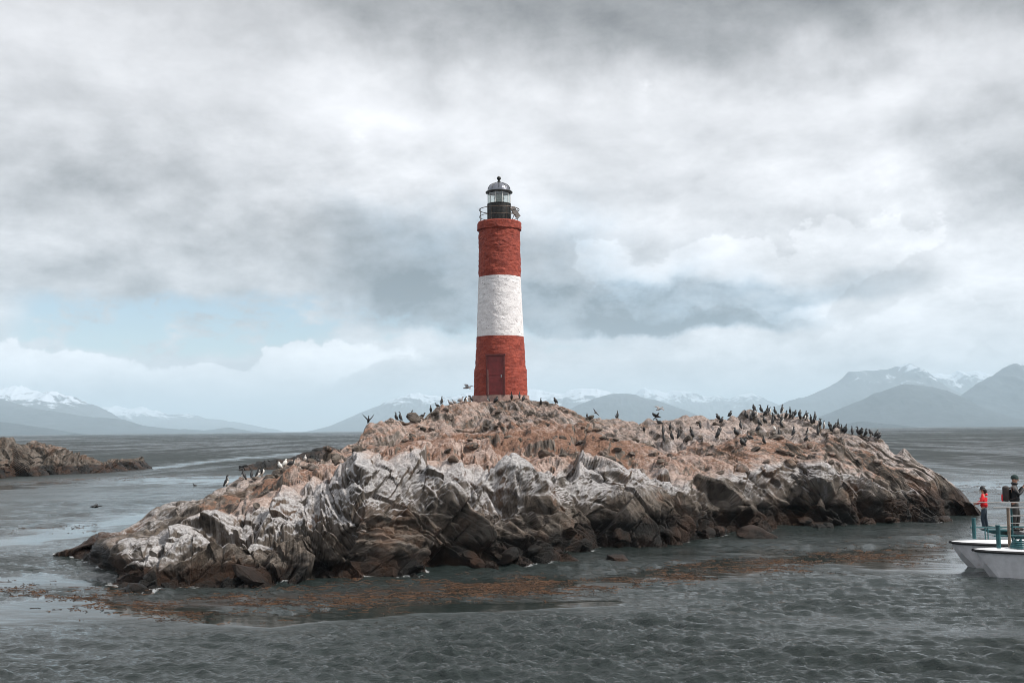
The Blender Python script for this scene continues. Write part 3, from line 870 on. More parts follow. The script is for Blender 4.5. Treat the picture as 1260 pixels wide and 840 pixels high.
mountain("mountain_range", "snow patched range between the tall mountain and the right edge peak", 13000.0,
         [(1120, 480), (1142, 465), (1158, 462), (1172, 464), (1184, 459), (1196, 457), (1208, 459), (1220, 463), (1240, 470), (1275, 480)],
         2000, mm("mountain_patch", 13000, 42, 58, 330), 50, 200, 0.045)
mountain("mountain", "dark steep mountain cut off by the right edge of the picture", 8000.0,
         [(1150, 505), (1180, 489), (1205, 474), (1225, 464), (1240, 455), (1250, 450), (1258, 453), (1275, 448), (1300, 440), (1340, 452), (1400, 470), (1480, 490)],
         1500, mm("mountain_right", 8000, 90, 0, 260), 51, 260, 0.035)
mountain("mountain", "broad grey hill on the horizon in front of the tall blue mountain", 6600.0,
         [(985, 523), (1010, 512), (1030, 504), (1060, 492), (1080, 483), (1098, 476), (1110, 473), (1128, 473), (1150, 475), (1165, 480), (1185, 488), (1200, 496), (1218, 505), (1240, 512), (1270, 518), (1310, 521)],
         1000, mm("hill_right", 6600, 80, 0, 180), 52, 260, 0.02)
mountain("low_island", "low pinkish islets on the horizon right of the bird colony", 4600.0,
         [(1020, 524), (1040, 521), (1055, 518.5), (1066, 517.5), (1080, 520), (1095, 520.5), (1110, 522), (1122, 523.5)],
         200, mm("low_island_right", 4600, 60, 0, 60), 53, 160, 0.06)

# ------------------------------------------------------------------ loose boulders lying on the island
def rock_blob(seed, squash=(1, 1, 0.7), sub=3, chop=0.34):
    bm = bmesh.new()
    bmesh.ops.create_icosphere(bm, subdivisions=sub, radius=0.5)
    g = np.random.default_rng(seed)
    cuts = [(Vector(g.normal(size=3)).normalized(), g.uniform(chop * 0.75, 0.46)) for _ in range(11)]
    for v in bm.verts:
        for n_, d_ in cuts:
            k = v.co.dot(n_)
            if k > d_:
                v.co -= n_ * (k - d_) * 0.92
        v.co *= 1 + 0.08 * float(vnoise(np.array([[v.co.x * 6 + seed, v.co.y * 6, v.co.z * 6]]), seed)[0])
        v.co.x *= squash[0]; v.co.y *= squash[1]; v.co.z *= squash[2]
    return bm
def blob_mesh(name, seed, squash, mat, wet, guano, soil, sub=2):
    bm = rock_blob(seed, squash, sub)
    me = bpy.data.meshes.new(name)
    bm.to_mesh(me); bm.free()
    zz = np.array([v.co.z for v in me.vertices])
    for k, fn in (('wet', wet), ('guano', guano), ('soil', soil), ('strat', lambda z: z)):
        a = me.attributes.new(k, 'FLOAT', 'POINT')
        a.data.foreach_set('value', np.ascontiguousarray(fn(zz) + 0 * zz, np.float32))
    me.materials.append(mat)
    return me
pale = [blob_mesh("boulder", 100 + k, (1.2, 1, 0.75), M_ROCK, lambda z: 0.0 * z, lambda z: 0.45 + 0.6 * z, lambda z: 0.35 + 0 * z) for k in range(5)]
brown = [blob_mesh("boulder", 120 + k, (1.3, 1, 0.7), M_ROCK, lambda z: 0.0 * z, lambda z: 0.12 + 0.3 * z, lambda z: 0.15 + 0 * z) for k in range(5)]
dark = [blob_mesh("boulder", 140 + k, (1.3, 1, 0.75), M_ROCK_DARK, lambda z: 0.95 - 0.4 * z, lambda z: -0.2 + 0 * z, lambda z: 0.0 * z) for k in range(5)]
g = np.random.default_rng(21)
def put_boulder(meshes, p_, s_):
    o = bpy.data.objects.new("boulder", meshes[int(g.integers(len(meshes)))])
    link(o, island)
    o.location = (p_[0], p_[1], p_[2] + 0.12 * s_)
    o.rotation_euler = (g.uniform(-0.5, 0.5), g.uniform(-0.5, 0.5), g.uniform(0, 6.28))
    o.scale = (s_ * g.uniform(0.8, 1.3), s_ * g.uniform(0.8, 1.2), s_ * g.uniform(0.8, 1.2))
idx = np.where((IT > 3.05) & (IT < 4.9) & (IU > 280) & (IU < 1085) & ~((np.abs(IU - 616) < 50) & (IT > 4.6)))[0]
for j in g.choice(idx, 190, replace=False):
    put_boulder(pale if g.random() < 0.5 else brown, IV[j], float(g.uniform(0.2, 0.62)) * (1.2 if g.random() < 0.2 else 0.8))
idx = np.where((IT > 0.95) & (IT < 1.25) & (IU > 140) & (IU < 1190))[0]
for j in g.choice(idx, 80, replace=False):
    put_boulder(dark, IV[j] - np.array([0, 0, 0.12]), float(g.uniform(0.3, 0.8)))
# sea rocks standing free of the island
def sea_rock(u, v, s_, sq, seed, label):
    p_ = on_water(u, v)
    o = bpy.data.objects.new("sea_rock", blob_mesh("sea_rock", seed, sq, M_ROCK_DARK, lambda z: 0.95 + 0 * z, lambda z: -0.4 + 0 * z, lambda z: 0 * z, 4))
    link(o)
    o.location = (p_[0], p_[1] + s_ * 0.2, -0.04)
    o.rotation_euler = (0.1, 0.12, 0.4)
    o.scale = (s_, s_, s_)
    return tag(o, label, "rock")
sea_rock(761, 689, 1.0, (0.9, 0.9, 0.62), 201, "small black rock poking out of the water in front of the island")
sea_rock(936, 661, 2.0, (1.0, 0.8, 0.6), 205, "dark weedy rock off the shore below the bird colony")

# ------------------------------------------------------------------ lighthouse
LHD = 59.0
S_L = F / LHD / (0.9965)                         # photograph pixels per metre at the tower
base_pt = at(616, 487.5, LHD)
LZ = base_pt[2]
lh = empty("lighthouse", (base_pt[0], base_pt[1], LZ))
tag(lh, "round red and white banded masonry lighthouse on the island summit", "lighthouse")
pz = lambda v: ((487.5 - v) * 0.999 if v > 271 else 216.3 + (271 - v) * 1.11) / S_L
pr = lambda px_: px_ / S_L
def masonry_mat(name, c0, c1, chip, chip_col, ch_amt):
    m_, t, p = new_mat(name)
    c = t.n('ShaderNodeTexCoord').outputs['Object']
    x, y, z = t.sep(c)
    th_ = t.m('MULTIPLY', t.m('ARCTAN2', x, y), 1.35)
    uv = t.comb(th_, z, 0.0)
    n1 = t.noise(c, 2.2, 6, 0.65)
    n2 = t.noise(c, 9.0, 6, 0.65)
    base = t.mix(t.ramp(t.m('ADD', t.m('MULTIPLY', n1, 0.6), t.m('MULTIPLY', n2, 0.4)), 0.36, 0.64), c0, c1)
    # paint lost in brick-sized flakes, thickest in patches
    br = t.n('ShaderNodeTexBrick')
    t.link(uv, br.inputs['Vector'])
    br.inputs['Scale'].default_value = 4.2
    br.inputs['Mortar Size'].default_value = 0.03
    br.inputs['Color1'].default_value = (0, 0, 0, 1); br.inputs['Color2'].default_value = (1, 1, 1, 1)
    br.inputs['Mortar'].default_value = (0.35, 0.35, 0.35, 1)
    fl = t.m('ADD', t.m('MULTIPLY', t.sep(br.outputs['Color'])[0], 0.25), t.noise(t.vm('MULTIPLY', c, (1, 1, 2.2)), 3.6, 6, 0.7))
    fm = t.ramp(fl, chip, chip + 0.05)
    base = t.mix(t.m('MULTIPLY', fm, ch_amt), base, chip_col)
    drip = t.ramp(t.noise(t.vm('MULTIPLY', c, (5, 5, 0.35)), 1.0, 5, 0.6), 0.55, 0.75)
    base = t.mix(t.m('MULTIPLY', drip, 0.22), base, tuple(x * 0.45 for x in c0))
    t.put(p.inputs['Base Color'], base)
    p.inputs['Roughness'].default_value = 0.75
    h = t.m('ADD', t.m('MULTIPLY', n2, 0.8), t.m('MULTIPLY', br.outputs['Fac'], -0.35))
    bump(t, p, t.m('ADD', h, t.noise(c, 24.0, 4, 0.6)), 0.9, 0.03)
    return m_
M_RED = masonry_mat("red_masonry", (0.215, 0.028, 0.015), (0.35, 0.058, 0.031), 0.80, (0.10, 0.05, 0.04), 0.6)
M_WHITE = masonry_mat("white_masonry", (0.74, 0.72, 0.73), (0.85, 0.83, 0.84), 0.775, (0.16, 0.13, 0.13), 0.85)
def shell(name, prof, mat, parent, lumps=0.035, n=150, step=0.06, seed=0, cap_top=False, cap_bot=False):
    """lathe with uneven, hand-laid masonry relief"""
    zz = [p_[1] for p_ in prof]; rr_ = [p_[0] for p_ in prof]
    pts = []
    for (r0, z0), (r1, z1) in zip(prof, prof[1:]):
        k = max(1, int(abs(z1 - z0) / step))
        for j in range(k):
            pts.append((r0 + (r1 - r0) * j / k, z0 + (z1 - z0) * j / k))
    pts.append(prof[-1])
    a = np.linspace(0, 2 * np.pi, n, endpoint=False)
    RRm = np.array([p_[0] for p_ in pts])[:, None] * np.ones(n)[None]
    ZZ = np.array([p_[1] for p_ in pts])[:, None] * np.ones(n)[None]
    AA = np.ones(len(pts))[:, None] * a[None]
    P = np.stack([RRm * np.cos(AA), RRm * np.sin(AA), ZZ], -1).reshape(-1, 3)
    row = np.floor(P[:, 2] / 0.11)
    d = fbm(P * np.array([4.5, 4.5, 7.5]), 4, 300 + seed, 0.6) * lumps + fbm(P * 1.1, 2, 330 + seed) * lumps * 0.6
    d += vnoise(np.stack([np.arctan2(P[:, 1], P[:, 0]) * 1.4 / 0.26 + 0.5 * (row % 2), row, row * 0], 1), 340 + seed) * lumps * 0.35
    dd = d.reshape(len(pts), n)
    RR2 = RRm + dd * (RRm > 0.05)
    V = np.stack([RR2 * np.cos(AA), RR2 * np.sin(AA), ZZ], -1).reshape(-1, 3)
    i = np.arange(len(pts) - 1)[:, None] * n + np.arange(n)[None]
    j = np.arange(len(pts) - 1)[:, None] * n + (np.arange(n) + 1)[None] % n
    Q = np.stack([i, j, j + n, i + n], -1).reshape(-1, 4)
    return np_obj(name, V, Q, mat, parent, smooth=False)
foot = rock_blob(301, (3.7, 3.5, 0.42), 3)
M_FOOT = paint("footing_concrete", (0.33, 0.22, 0.19), 0.95, var=0.35, scale=3.0, bmp=0.03)
o = bm_obj("footing", foot, M_FOOT, lh); o.location = (0, 0, -0.16)
bm = bmesh.new(); lathe(bm, [(1.62, -1.2), (1.60, 0.03), (0.1, 0.05)], 48)
bm_obj("foundation", bm, M_FOOT, lh)
shell("plinth", [(pr(33.0), 0.0), (pr(32.4), pz(455)), (pr(31.6), pz(453)), (1.0, pz(452.8))], M_RED, lh, 0.03, seed=1)
shell("lower_shaft", [(pr(31.3), pz(453.2)), (pr(29.2), pz(414.2))], M_RED, lh, 0.03, seed=2)
shell("white_band", [(pr(29.2), pz(414.2)), (pr(26.3), pz(340))], M_WHITE, lh, 0.018, seed=3)
shell("upper_shaft", [(pr(26.3), pz(340)), (pr(25.6), pz(281))], M_RED, lh, 0.036, seed=4)
shell("cornice", [(pr(25.4), pz(281.5)), (pr(27.3), pz(280.6)), (pr(27.5), pz(272)), (pr(26.6), pz(270.6)), (0.1, pz(270.2))], M_RED, lh, 0.04, seed=5)
# door: recessed leaf, frame, lintel, handle, pale downpipe beside it
DA = math.atan2(-1, 0) - math.asin(5.7 / 32.5)      # faces the camera, a little to the left
dd = Vector((math.cos(DA), math.sin(DA), 0)); ds = Vector((-dd.y, dd.x, 0))
drot = Matrix((ds, -dd, Vector((0, 0, 1)))).transposed()
M_DOOR = paint("door_red", (0.16, 0.018, 0.018), 0.45, var=0.25, scale=4, rust=0.02)
M_DFR = paint("door_frame_red", (0.10, 0.016, 0.014), 0.6, var=0.3, scale=5)
M_METAL = paint("grey_metal", (0.30, 0.30, 0.31), 0.45, 0.7, 0.2, 8)
def door_part(name, x0, x1, z0, z1, depth, thick, mat, parent):
    bm = bmesh.new()
    c = dd * (1.44 + depth) + ds * ((x0 + x1) / 2) + Vector((0, 0, (z0 + z1) / 2))
    box(bm, c, (x1 - x0, thick, z1 - z0), drot, 0.008)
    return bm_obj(name, bm, mat, parent)
dw = 19.7 / S_L / 2
dtop = pz(439.5)
door = door_part("door", -dw, dw, 0.06, dtop, 0.02, 0.14, M_DOOR, lh)
for x0, x1 in ((-dw - 0.07, -dw + 0.01), (dw - 0.01, dw + 0.09)):
    door_part("door_jamb", x0, x1, 0.02, dtop + 0.06, 0.035, 0.20, M_DFR, door)
door_part("lintel", -dw - 0.10, dw + 0.12, dtop + 0.002, dtop + 0.10, 0.045, 0.2, M_DFR, door)
door_part("door_panel", -dw + 0.10, dw - 0.10, 1.12, dtop - 0.14, 0.085, 0.03, M_DOOR, door)
door_part("door_panel", -dw + 0.10, dw - 0.10, 0.2, 1.0, 0.085, 0.03, M_DOOR, door)
door_part("handle", dw - 0.13, dw - 0.07, 0.98, 1.12, 0.12, 0.06, M_METAL, door)
door_part("downpipe", -dw + 0.035, -dw + 0.06, 0.04, dtop * 0.66, 0.125, 0.035, paint("pale_pipe", (0.36, 0.26, 0.24), 0.6, var=0.2), lh)
# lantern house
M_BLACK = paint("black_steel", (0.018, 0.018, 0.016), 0.45, 0.3, 0.4, 9, rust=0.0)
M_DOME = paint("dome_metal", (0.20, 0.21, 0.24), 0.28, 0.75, 0.25, 3)
zt = pz(270.5)
bm = bmesh.new()
lathe(bm, [(pr(14.6), zt - 0.05), (pr(14.6), pz(250.5)), (pr(15.0), pz(250.3)), (pr(15.0), pz(249.4)), (pr(13.0), pz(249.2))], 40)
drum = bm_obj("lantern_drum", bm, M_BLACK, lh)
for k in range(14):
    a = 2 * math.pi * k / 14
    bm = bmesh.new(); box(bm, (math.cos(a) * pr(14.75), math.sin(a) * pr(14.75), (zt + pz(250.5)) / 2), (0.02, 0.035, pz(251) - zt), Matrix.Rotation(a, 3, 'Z'))
    bm_obj("seam_strip", bm, M_BLACK, drum)
m_glass, t, p = new_mat("lantern_glass")             # thin clear panes
t.t.nodes.remove(p)
o_ = [n_ for n_ in t.t.nodes if n_.type == 'OUTPUT_MATERIAL'][0]
tr_ = t.n('ShaderNodeBsdfTransparent'); tr_.inputs[0].default_value = (0.93, 0.95, 0.94, 1)
gl_ = t.n('ShaderNodeBsdfGlossy'); gl_.inputs['Roughness'].default_value = 0.03
ms_ = t.n('ShaderNodeMixShader'); ms_.inputs[0].default_value = 0.10
t.link(tr_.outputs[0], ms_.inputs[1]); t.link(gl_.outputs[0], ms_.inputs[2]); t.link(ms_.outputs[0], o_.inputs[0])
glaz = empty("glazing", (0, 0, 0)); glaz.parent = lh
NP = 10
for k in range(NP):
    a0, a1 = 2 * math.pi * (k + 0.03) / NP, 2 * math.pi * (k + 0.97) / NP
    bm = bmesh.new()
    r_ = pr(13.9)
    q = [Vector((r_ * math.cos(a), r_ * math.sin(a), z)) for z in (pz(249.3), pz(237)) for a in (a0, a1)]
    vs_ = [bm.verts.new(x) for x in q]
    bm.faces.new((vs_[0], vs_[1], vs_[3], vs_[2]))
    r = bmesh.ops.extrude_face_region(bm, geom=bm.faces[:])
    bmesh.ops.translate(bm, vec=Vector((math.cos((a0 + a1) / 2), math.sin((a0 + a1) / 2), 0)) * -0.012, verts=[e for e in r['geom'] if isinstance(e, bmesh.types.BMVert)])
    bm_obj("pane", bm, m_glass, glaz)
    a = 2 * math.pi * k / NP
    bm = bmesh.new(); tube(bm, [(r_ * math.cos(a), r_ * math.sin(a), pz(249.4)), (r_ * math.cos(a), r_ * math.sin(a), pz(236.4))], 0.026, 6)
    bm_obj("glazing_bar", bm, paint("white_bar", (0.55, 0.55, 0.53), 0.5, 0.2) if k == 0 else bpy.data.materials["white_bar"], glaz)
m_lens, t, p = new_mat("lens_glass")
t.put(p.inputs['Base Color'], t.mix(t.ramp(t.noise(t.n('ShaderNodeTexCoord').outputs['Object'], 9, 3), 0.4, 0.6), (0.55, 0.62, 0.56), (0.82, 0.84, 0.78)))
p.inputs['Roughness'].default_value = 0.12
bm = bmesh.new()
prof = [(0.05, pz(250)), (0.26, pz(249.8)), (0.26, pz(248.6))]
for k in range(7):
    z = pz(248.4) + (pz(238.5) - pz(248.4)) * k / 7
    prof += [(0.20, z), (0.25 + 0.05 * math.sin(math.pi * k / 6), z + 0.03)]
prof += [(0.12, pz(238.2)), (0.02, pz(238))]
lathe(bm, prof, 24)
bm_obj("lamp_lens", bm, m_lens, lh)
bm = bmesh.new()
dome = [(pr(14.0), pz(237.2)), (pr(16.3), pz(236.6)), (pr(16.5), pz(235.4)), (pr(14.8), pz(234.8))]
for k in range(1, 9):
    a = math.pi / 2 * k / 8.4
    dome.append((pr(14.6) * math.cos(a) ** 0.9, pz(234.6) + (pz(224.8) - pz(234.6)) * math.sin(a)))
dome.append((0.05, pz(224.4)))
lathe(bm, dome, 40)
roof = bm_obj("dome_roof", bm, M_DOME, lh, smooth=False)
for k in range(10):
    a = 2 * math.pi * (k + 0.5) / 10
    bm = bmesh.new()
    tube(bm, [(math.cos(a) * (r_ + 0.005), math.sin(a) * (r_ + 0.005), z) for r_, z in dome[4:-1]], 0.018, 5)
    bm_obj("roof_rib", bm, M_BLACK, roof)
bm = bmesh.new(); lathe(bm, [(pr(16.1), pz(236.9)), (pr(16.9), pz(236.6)), (pr(16.9), pz(235.6)), (pr(16.4), pz(235.3))], 40)
bm_obj("eave_ring", bm, M_BLACK, roof)
bm = bmesh.new()
lathe(bm, [(0.11, pz(225.2)), (0.10, pz(223.6)), (0.06, pz(222.8)), (0.06, pz(221.8)), (0.105, pz(221)), (0.125, pz(219.6)), (0.10, pz(218.4)), (0.03, pz(217.6)), (0.01, pz(217.2))], 16)
bm_obj("finial", bm, M_BLACK, roof)
# gallery rail
rail = empty("gallery_rail", (0, 0, 0)); rail.parent = lh
RRad = pr(25.0)
M_RAIL = paint("rail_steel", (0.11, 0.085, 0.07), 0.6, 0.5, 0.4, 12, rust=0.05)
for z, rad in ((pz(256.0), 0.022), (pz(264.0), 0.016)):
    bm = bmesh.new()
    pts_ = [(RRad * math.cos(2 * math.pi * k / 48), RRad * math.sin(2 * math.pi * k / 48), z) for k in range(49)]
    tube(bm, pts_, rad, 6, False)
    bm_obj("rail_ring", bm, M_RAIL, rail)
for k in range(8):
    a = 2 * math.pi * (k + 0.5) / 8
    bm = bmesh.new(); tube(bm, [(RRad * math.cos(a), RRad * math.sin(a), zt - 0.05), (RRad * math.cos(a), RRad * math.sin(a), pz(256.0))], 0.016, 6)
    bm_obj("rail_post", bm, M_RAIL, rail)
# solar panel on the gallery
m_sol, t, p = new_mat("solar_cells")
c = t.n('ShaderNodeTexCoord').outputs['Object']
br = t.n('ShaderNodeTexBrick'); t.link(c, br.inputs['Vector']); br.offset = 0.0
br.inputs['Scale'].default_value = 9; br.inputs['Color1'].default_value = (0.05, 0.04, 0.04, 1); br.inputs['Color2'].default_value = (0.07, 0.055, 0.05, 1); br.inputs['Mortar'].default_value = (0.2, 0.2, 0.2, 1)
t.link(br.outputs['Color'], p.inputs['Base Color']); p.inputs['Roughness'].default_value = 0.6; p.inputs['Specular IOR Level'].default_value = 0.15
sp = empty("solar_panel", (0, 0, 0)); sp.parent = lh
sc_ = Vector(((636.0 - 616) / S_L, -0.55, pz(261)))
srot = Matrix.Rotation(R(-32), 3, 'Y') @ Matrix.Rotation(R(35), 3, 'Z')
bm = bmesh.new(); box(bm, sc_, (0.34, 0.05, 0.66), srot, 0.008); bm_obj("panel_frame", bm, M_RAIL, sp)
bm = bmesh.new(); box(bm, sc_ + srot @ Vector((0, -0.03, 0)), (0.29, 0.012, 0.60), srot); bm_obj("cell_sheet", bm, m_sol, sp)
bm = bmesh.new(); tube(bm, [sc_ + srot @ Vector((0, 0.03, 0)), (0.70, -0.35, zt)], 0.02, 6); bm_obj("panel_strut", bm, M_RAIL, sp)

# ------------------------------------------------------------------ kelp floating at the surface
m_kelp, t, p = new_mat("kelp")
oi = t.attr('tone')
t.put(p.inputs['Base Color'], t.mix(oi, (0.012, 0.007, 0.004), (0.090, 0.042, 0.018)))
p.inputs['Roughness'].default_value = 0.6; p.inputs['Specular IOR Level'].default_value = 0.2
def kelp_bed(pts, widths, k, n, label, seed):
    gk = np.random.default_rng(seed)
    P = np.array(pts, float); W = np.array(widths, float)
    seg = gk.uniform(0, len(P) - 1, n * 3)
    u = np.interp(seg, np.arange(len(P)), P[:, 0]); w = np.interp(seg, np.arange(len(P)), W)
    v = np.interp(seg, np.arange(len(P)), P[:, 1]) + gk.normal(0, 0.95, n * 3) * w
    u += gk.normal(0, 14, n * 3)
    pos_ = np.array([on_water(a, b) for a, b in zip(u, v)])
    clump = vnoise(pos_ / np.array([1.3, 0.9, 1]), seed) + 0.6 * vnoise(pos_ / np.array([3.5, 2.2, 1]), seed + 1)
    keep = np.argsort(-(clump + gk.uniform(-0.8, 0.8, n * 3)))[:n]
    pos_ = pos_[keep]
    zz = water_z(pos_[:, 0], pos_[:, 1])
    far = np.hypot(pos_[:, 0], pos_[:, 1])
    V, Q, T = [], [], []
    for j in range(n):
        sc_ = 1 + max(0, far[j] - 45) / 70
        L = gk.uniform(0.12, 0.55) * sc_; b = gk.uniform(0.006, 0.017) * sc_
        a = gk.normal(0.05, 0.55); c_, s_ = math.cos(a), math.sin(a)
        lift = gk.uniform(0.004, 0.022); cur = gk.uniform(-0.10, 0.10); ph = gk.uniform(0, 6.28)
        tone = np.clip(gk.normal(0.4, 0.28), 0, 1)
        i0 = len(V)
        for q in range(6):
            f_ = -0.5 + q / 5
            wd = (0.35, 0.9, 0.7, 1.1, 0.8, 0.15)[q]
            hz = lift * math.sin(ph + q * 1.9) + 0.004
            for sg in (-1, 1):
                lx, ly = f_ * L, sg * wd * b + cur * (1 - 4 * f_ * f_) + 0.02 * math.sin(ph + 2.3 * q)
                V.append((pos_[j, 0] + lx * c_ - ly * s_, pos_[j, 1] + lx * s_ + ly * c_, zz[j] + hz + 0.006 * sg))
                T.append(tone)
        for q in range(5):
            Q.append((i0 + 2 * q, i0 + 2 * q + 1, i0 + 2 * q + 3, i0 + 2 * q + 2))
    o = np_obj("kelp_bed", np.array(V), np.array(Q), m_kelp, attrs={'tone': np.array(T)})
    return tag(o, label, "kelp", kind="stuff")
KL_LAB = ["dense rusty brown kelp floating along the near shore of the island", "long strip of brown kelp trailing to the right in front of the island",
          "thin broken line of kelp on the bright water right of centre", "scattered kelp leaves on the pale water by the boat bows",
          "loose kelp drifting off the left tip of the island", "faint band of kelp on the water before the left islet",
          "kelp patch behind the boat at the right edge", "few kelp leaves left of the island point"]
for k, ((pts, w, amt), n_) in enumerate(zip(KELP, (1900, 420, 260, 300, 150, 220, 130, 40))):
    kelp_bed(pts, w, amt, n_, KL_LAB[k], 400 + k)

# ------------------------------------------------------------------ birds
M_PLUME = paint("black_plumage", (0.010, 0.010, 0.011), 0.5, var=0.3, scale=20)
M_BELLY = paint("white_plumage", (0.62, 0.60, 0.57), 0.8, var=0.1, scale=20)
M_BEAK = paint("horn_beak", (0.12, 0.09, 0.05), 0.5, var=0.2, scale=30)
M_GREYW = paint("grey_plumage", (0.22, 0.21, 0.21), 0.7, var=0.2, scale=20)
def bird_mesh(name, spine, rad, belly=True, wing=None, n=8, flat=0.85, brown=False):
    """one continuous body grown along the spine (tail to bill); +X is forward; slots black, white, beak"""
    bm = bmesh.new()
    pts = [Vector(p_) for p_ in spine]
    rings = []
    for k, p_ in enumerate(pts):
        d = (pts[min(k + 1, len(pts) - 1)] - pts[max(k - 1, 0)]).normalized()
        a = Vector((0, 1, 0)); b = d.cross(a).normalized()
        rings.append([bm.verts.new(p_ + a * math.cos(t_) * rad[k] * flat + b * math.sin(t_) * rad[k]) for t_ in (2 * math.pi * j / n for j in range(n))])
    N_ = len(pts)
    for k in range(N_ - 1):
        for j in range(n):
            f_ = bm.faces.new((rings[k][j], rings[k][(j + 1) % n], rings[k + 1][(j + 1) % n], rings[k + 1][j]))
            c = f_.calc_center_median()
            mid = (pts[k] + pts[k + 1]) / 2
            d = (pts[k + 1] - pts[k]).normalized()
            b = d.cross(Vector((0, 1, 0)))
            ventral = (c - mid).dot(b) < -rad[k] * 0.25 if (c - mid).length > 0 else False
            f_.material_index = 2 if k >= N_ - 2 else (1 if belly and 1 <= k <= N_ - 5 and (c.x - mid.x) * 1.0 + (mid.z - c.z) * 0.25 > rad[k] * 0.35 else 0)
    bm.faces.new(rings[0]); bm.faces.new(rings[-1][::-1])
    # feet
    if wing != 'fly' and wing != 'swim':
        for sg in (-1, 1):
            fs = tube(bm, [(0.0, 0.05 * sg, 0.10), (0.015, 0.055 * sg, 0.0)], [0.022, 0.014], 5)
            v_ = [bm.verts.new(x) for x in ((-0.02, 0.05 * sg, 0.004), (0.09, 0.025 * sg, 0.004), (0.10, 0.085 * sg, 0.004), (0.0, 0.055 * sg, 0.025))]
            for tri in ((0, 1, 2), (0, 3, 1), (1, 3, 2), (2, 3, 0)):
                fs.append(bm.faces.new([v_[i] for i in tri]))
            for f_ in fs: f_.material_index = 2
    def wing_strip(sec, mi=0):
        prev = None
        for (x0, x1, y, z, th_) in sec:
            r = [bm.verts.new(q) for q in ((x0, y, z - th_), (x1, y, z - th_ * 0.4), (x1, y, z + th_ * 0.4), (x0, y, z + th_))]
            if prev:
                for j in range(4):
                    f_ = bm.faces.new((prev[j], prev[(j + 1) % 4], r[(j + 1) % 4], r[j])); f_.material_index = mi
            else:
                f_ = bm.faces.new(r); f_.material_index = mi
            prev = r
        f_ = bm.faces.new(prev[::-1]); f_.material_index = mi
    if wing == 'spread':
        for sg in (-1, 1):
            wing_strip([(-0.02, 0.02, 0.05 * sg, 0.36, 0.05), (-0.05, -0.02, 0.22 * sg, 0.40, 0.10), (-0.06, -0.04, 0.42 * sg, 0.30, 0.12), (-0.06, -0.05, 0.52 * sg, 0.16, 0.03)])
    if wing == 'fly':
        for sg in (-1, 1):
            wing_strip([(0.14, -0.08, 0.04 * sg, 0.02, 0.02), (0.17, -0.08, 0.22 * sg, 0.10, 0.016), (0.10, -0.07, 0.42 * sg, 0.11, 0.010), (-0.02, -0.08, 0.60 * sg, 0.06, 0.004)])
    if wing == 'vee':
        for sg in (-1, 1):
            wing_strip([(0.12, -0.10, 0.04 * sg, 0.24, 0.02), (0.14, -0.10, 0.22 * sg, 0.44, 0.016), (0.06, -0.09, 0.38 * sg, 0.60, 0.010), (-0.04, -0.08, 0.48 * sg, 0.72, 0.004)])
    bmesh.ops.recalc_face_normals(bm, faces=bm.faces)
    me = bpy.data.meshes.new(name)
    bm.to_mesh(me); bm.free()
    for p_ in me.polygons: p_.use_smooth = True
    return me
def mats(me, *ms):
    for m_ in ms: me.materials.append(m_)
    return me
CORM = (M_PLUME, M_BELLY, M_BEAK)
ALLB = (M_PLUME, M_PLUME, M_BEAK)
up_s = [(-0.17, 0, 0.03), (-0.11, 0, 0.10), (-0.03, 0, 0.20), (0.02, 0, 0.31), (0.03, 0, 0.39), (0.01, 0, 0.47), (0.02, 0, 0.54), (0.06, 0, 0.57), (0.11, 0, 0.575), (0.17, 0, 0.57)]
up_r = [0.025, 0.065, 0.115, 0.115, 0.075, 0.042, 0.040, 0.042, 0.018, 0.006]
hu_s = [(-0.18, 0, 0.05), (-0.12, 0, 0.11), (-0.04, 0, 0.18), (0.03, 0, 0.27), (0.06, 0, 0.34), (0.05, 0, 0.38), (0.06, 0, 0.42), (0.09, 0, 0.44), (0.14, 0, 0.435), (0.19, 0, 0.42)]
hu_r = [0.025, 0.07, 0.125, 0.13, 0.095, 0.055, 0.048, 0.045, 0.018, 0.006]
lo_s = [(-0.22, 0, 0.07), (-0.14, 0, 0.09), (-0.05, 0, 0.12), (0.06, 0, 0.14), (0.12, 0, 0.19), (0.14, 0, 0.26), (0.15, 0, 0.31), (0.18, 0, 0.335), (0.22, 0, 0.335), (0.27, 0, 0.33)]
lo_r = [0.03, 0.08, 0.12, 0.115, 0.075, 0.045, 0.04, 0.042, 0.017, 0.005]
al_s = [(-0.15, 0, 0.02), (-0.10, 0, 0.10), (-0.03, 0, 0.21), (0.01, 0, 0.33), (0.02, 0, 0.43), (0.02, 0, 0.53), (0.03, 0, 0.60), (0.05, 0, 0.64), (0.08, 0, 0.68), (0.11, 0, 0.72)]
fl_s = [(-0.34, 0, 0.0), (-0.22, 0, 0.0), (-0.08, 0, 0.0), (0.08, 0, 0.0), (0.18, 0, 0.01), (0.28, 0, 0.03), (0.36, 0, 0.04), (0.41, 0, 0.045), (0.46, 0, 0.04), (0.51, 0, 0.03)]
fl_r = [0.03, 0.06, 0.095, 0.095, 0.06, 0.035, 0.032, 0.035, 0.015, 0.005]
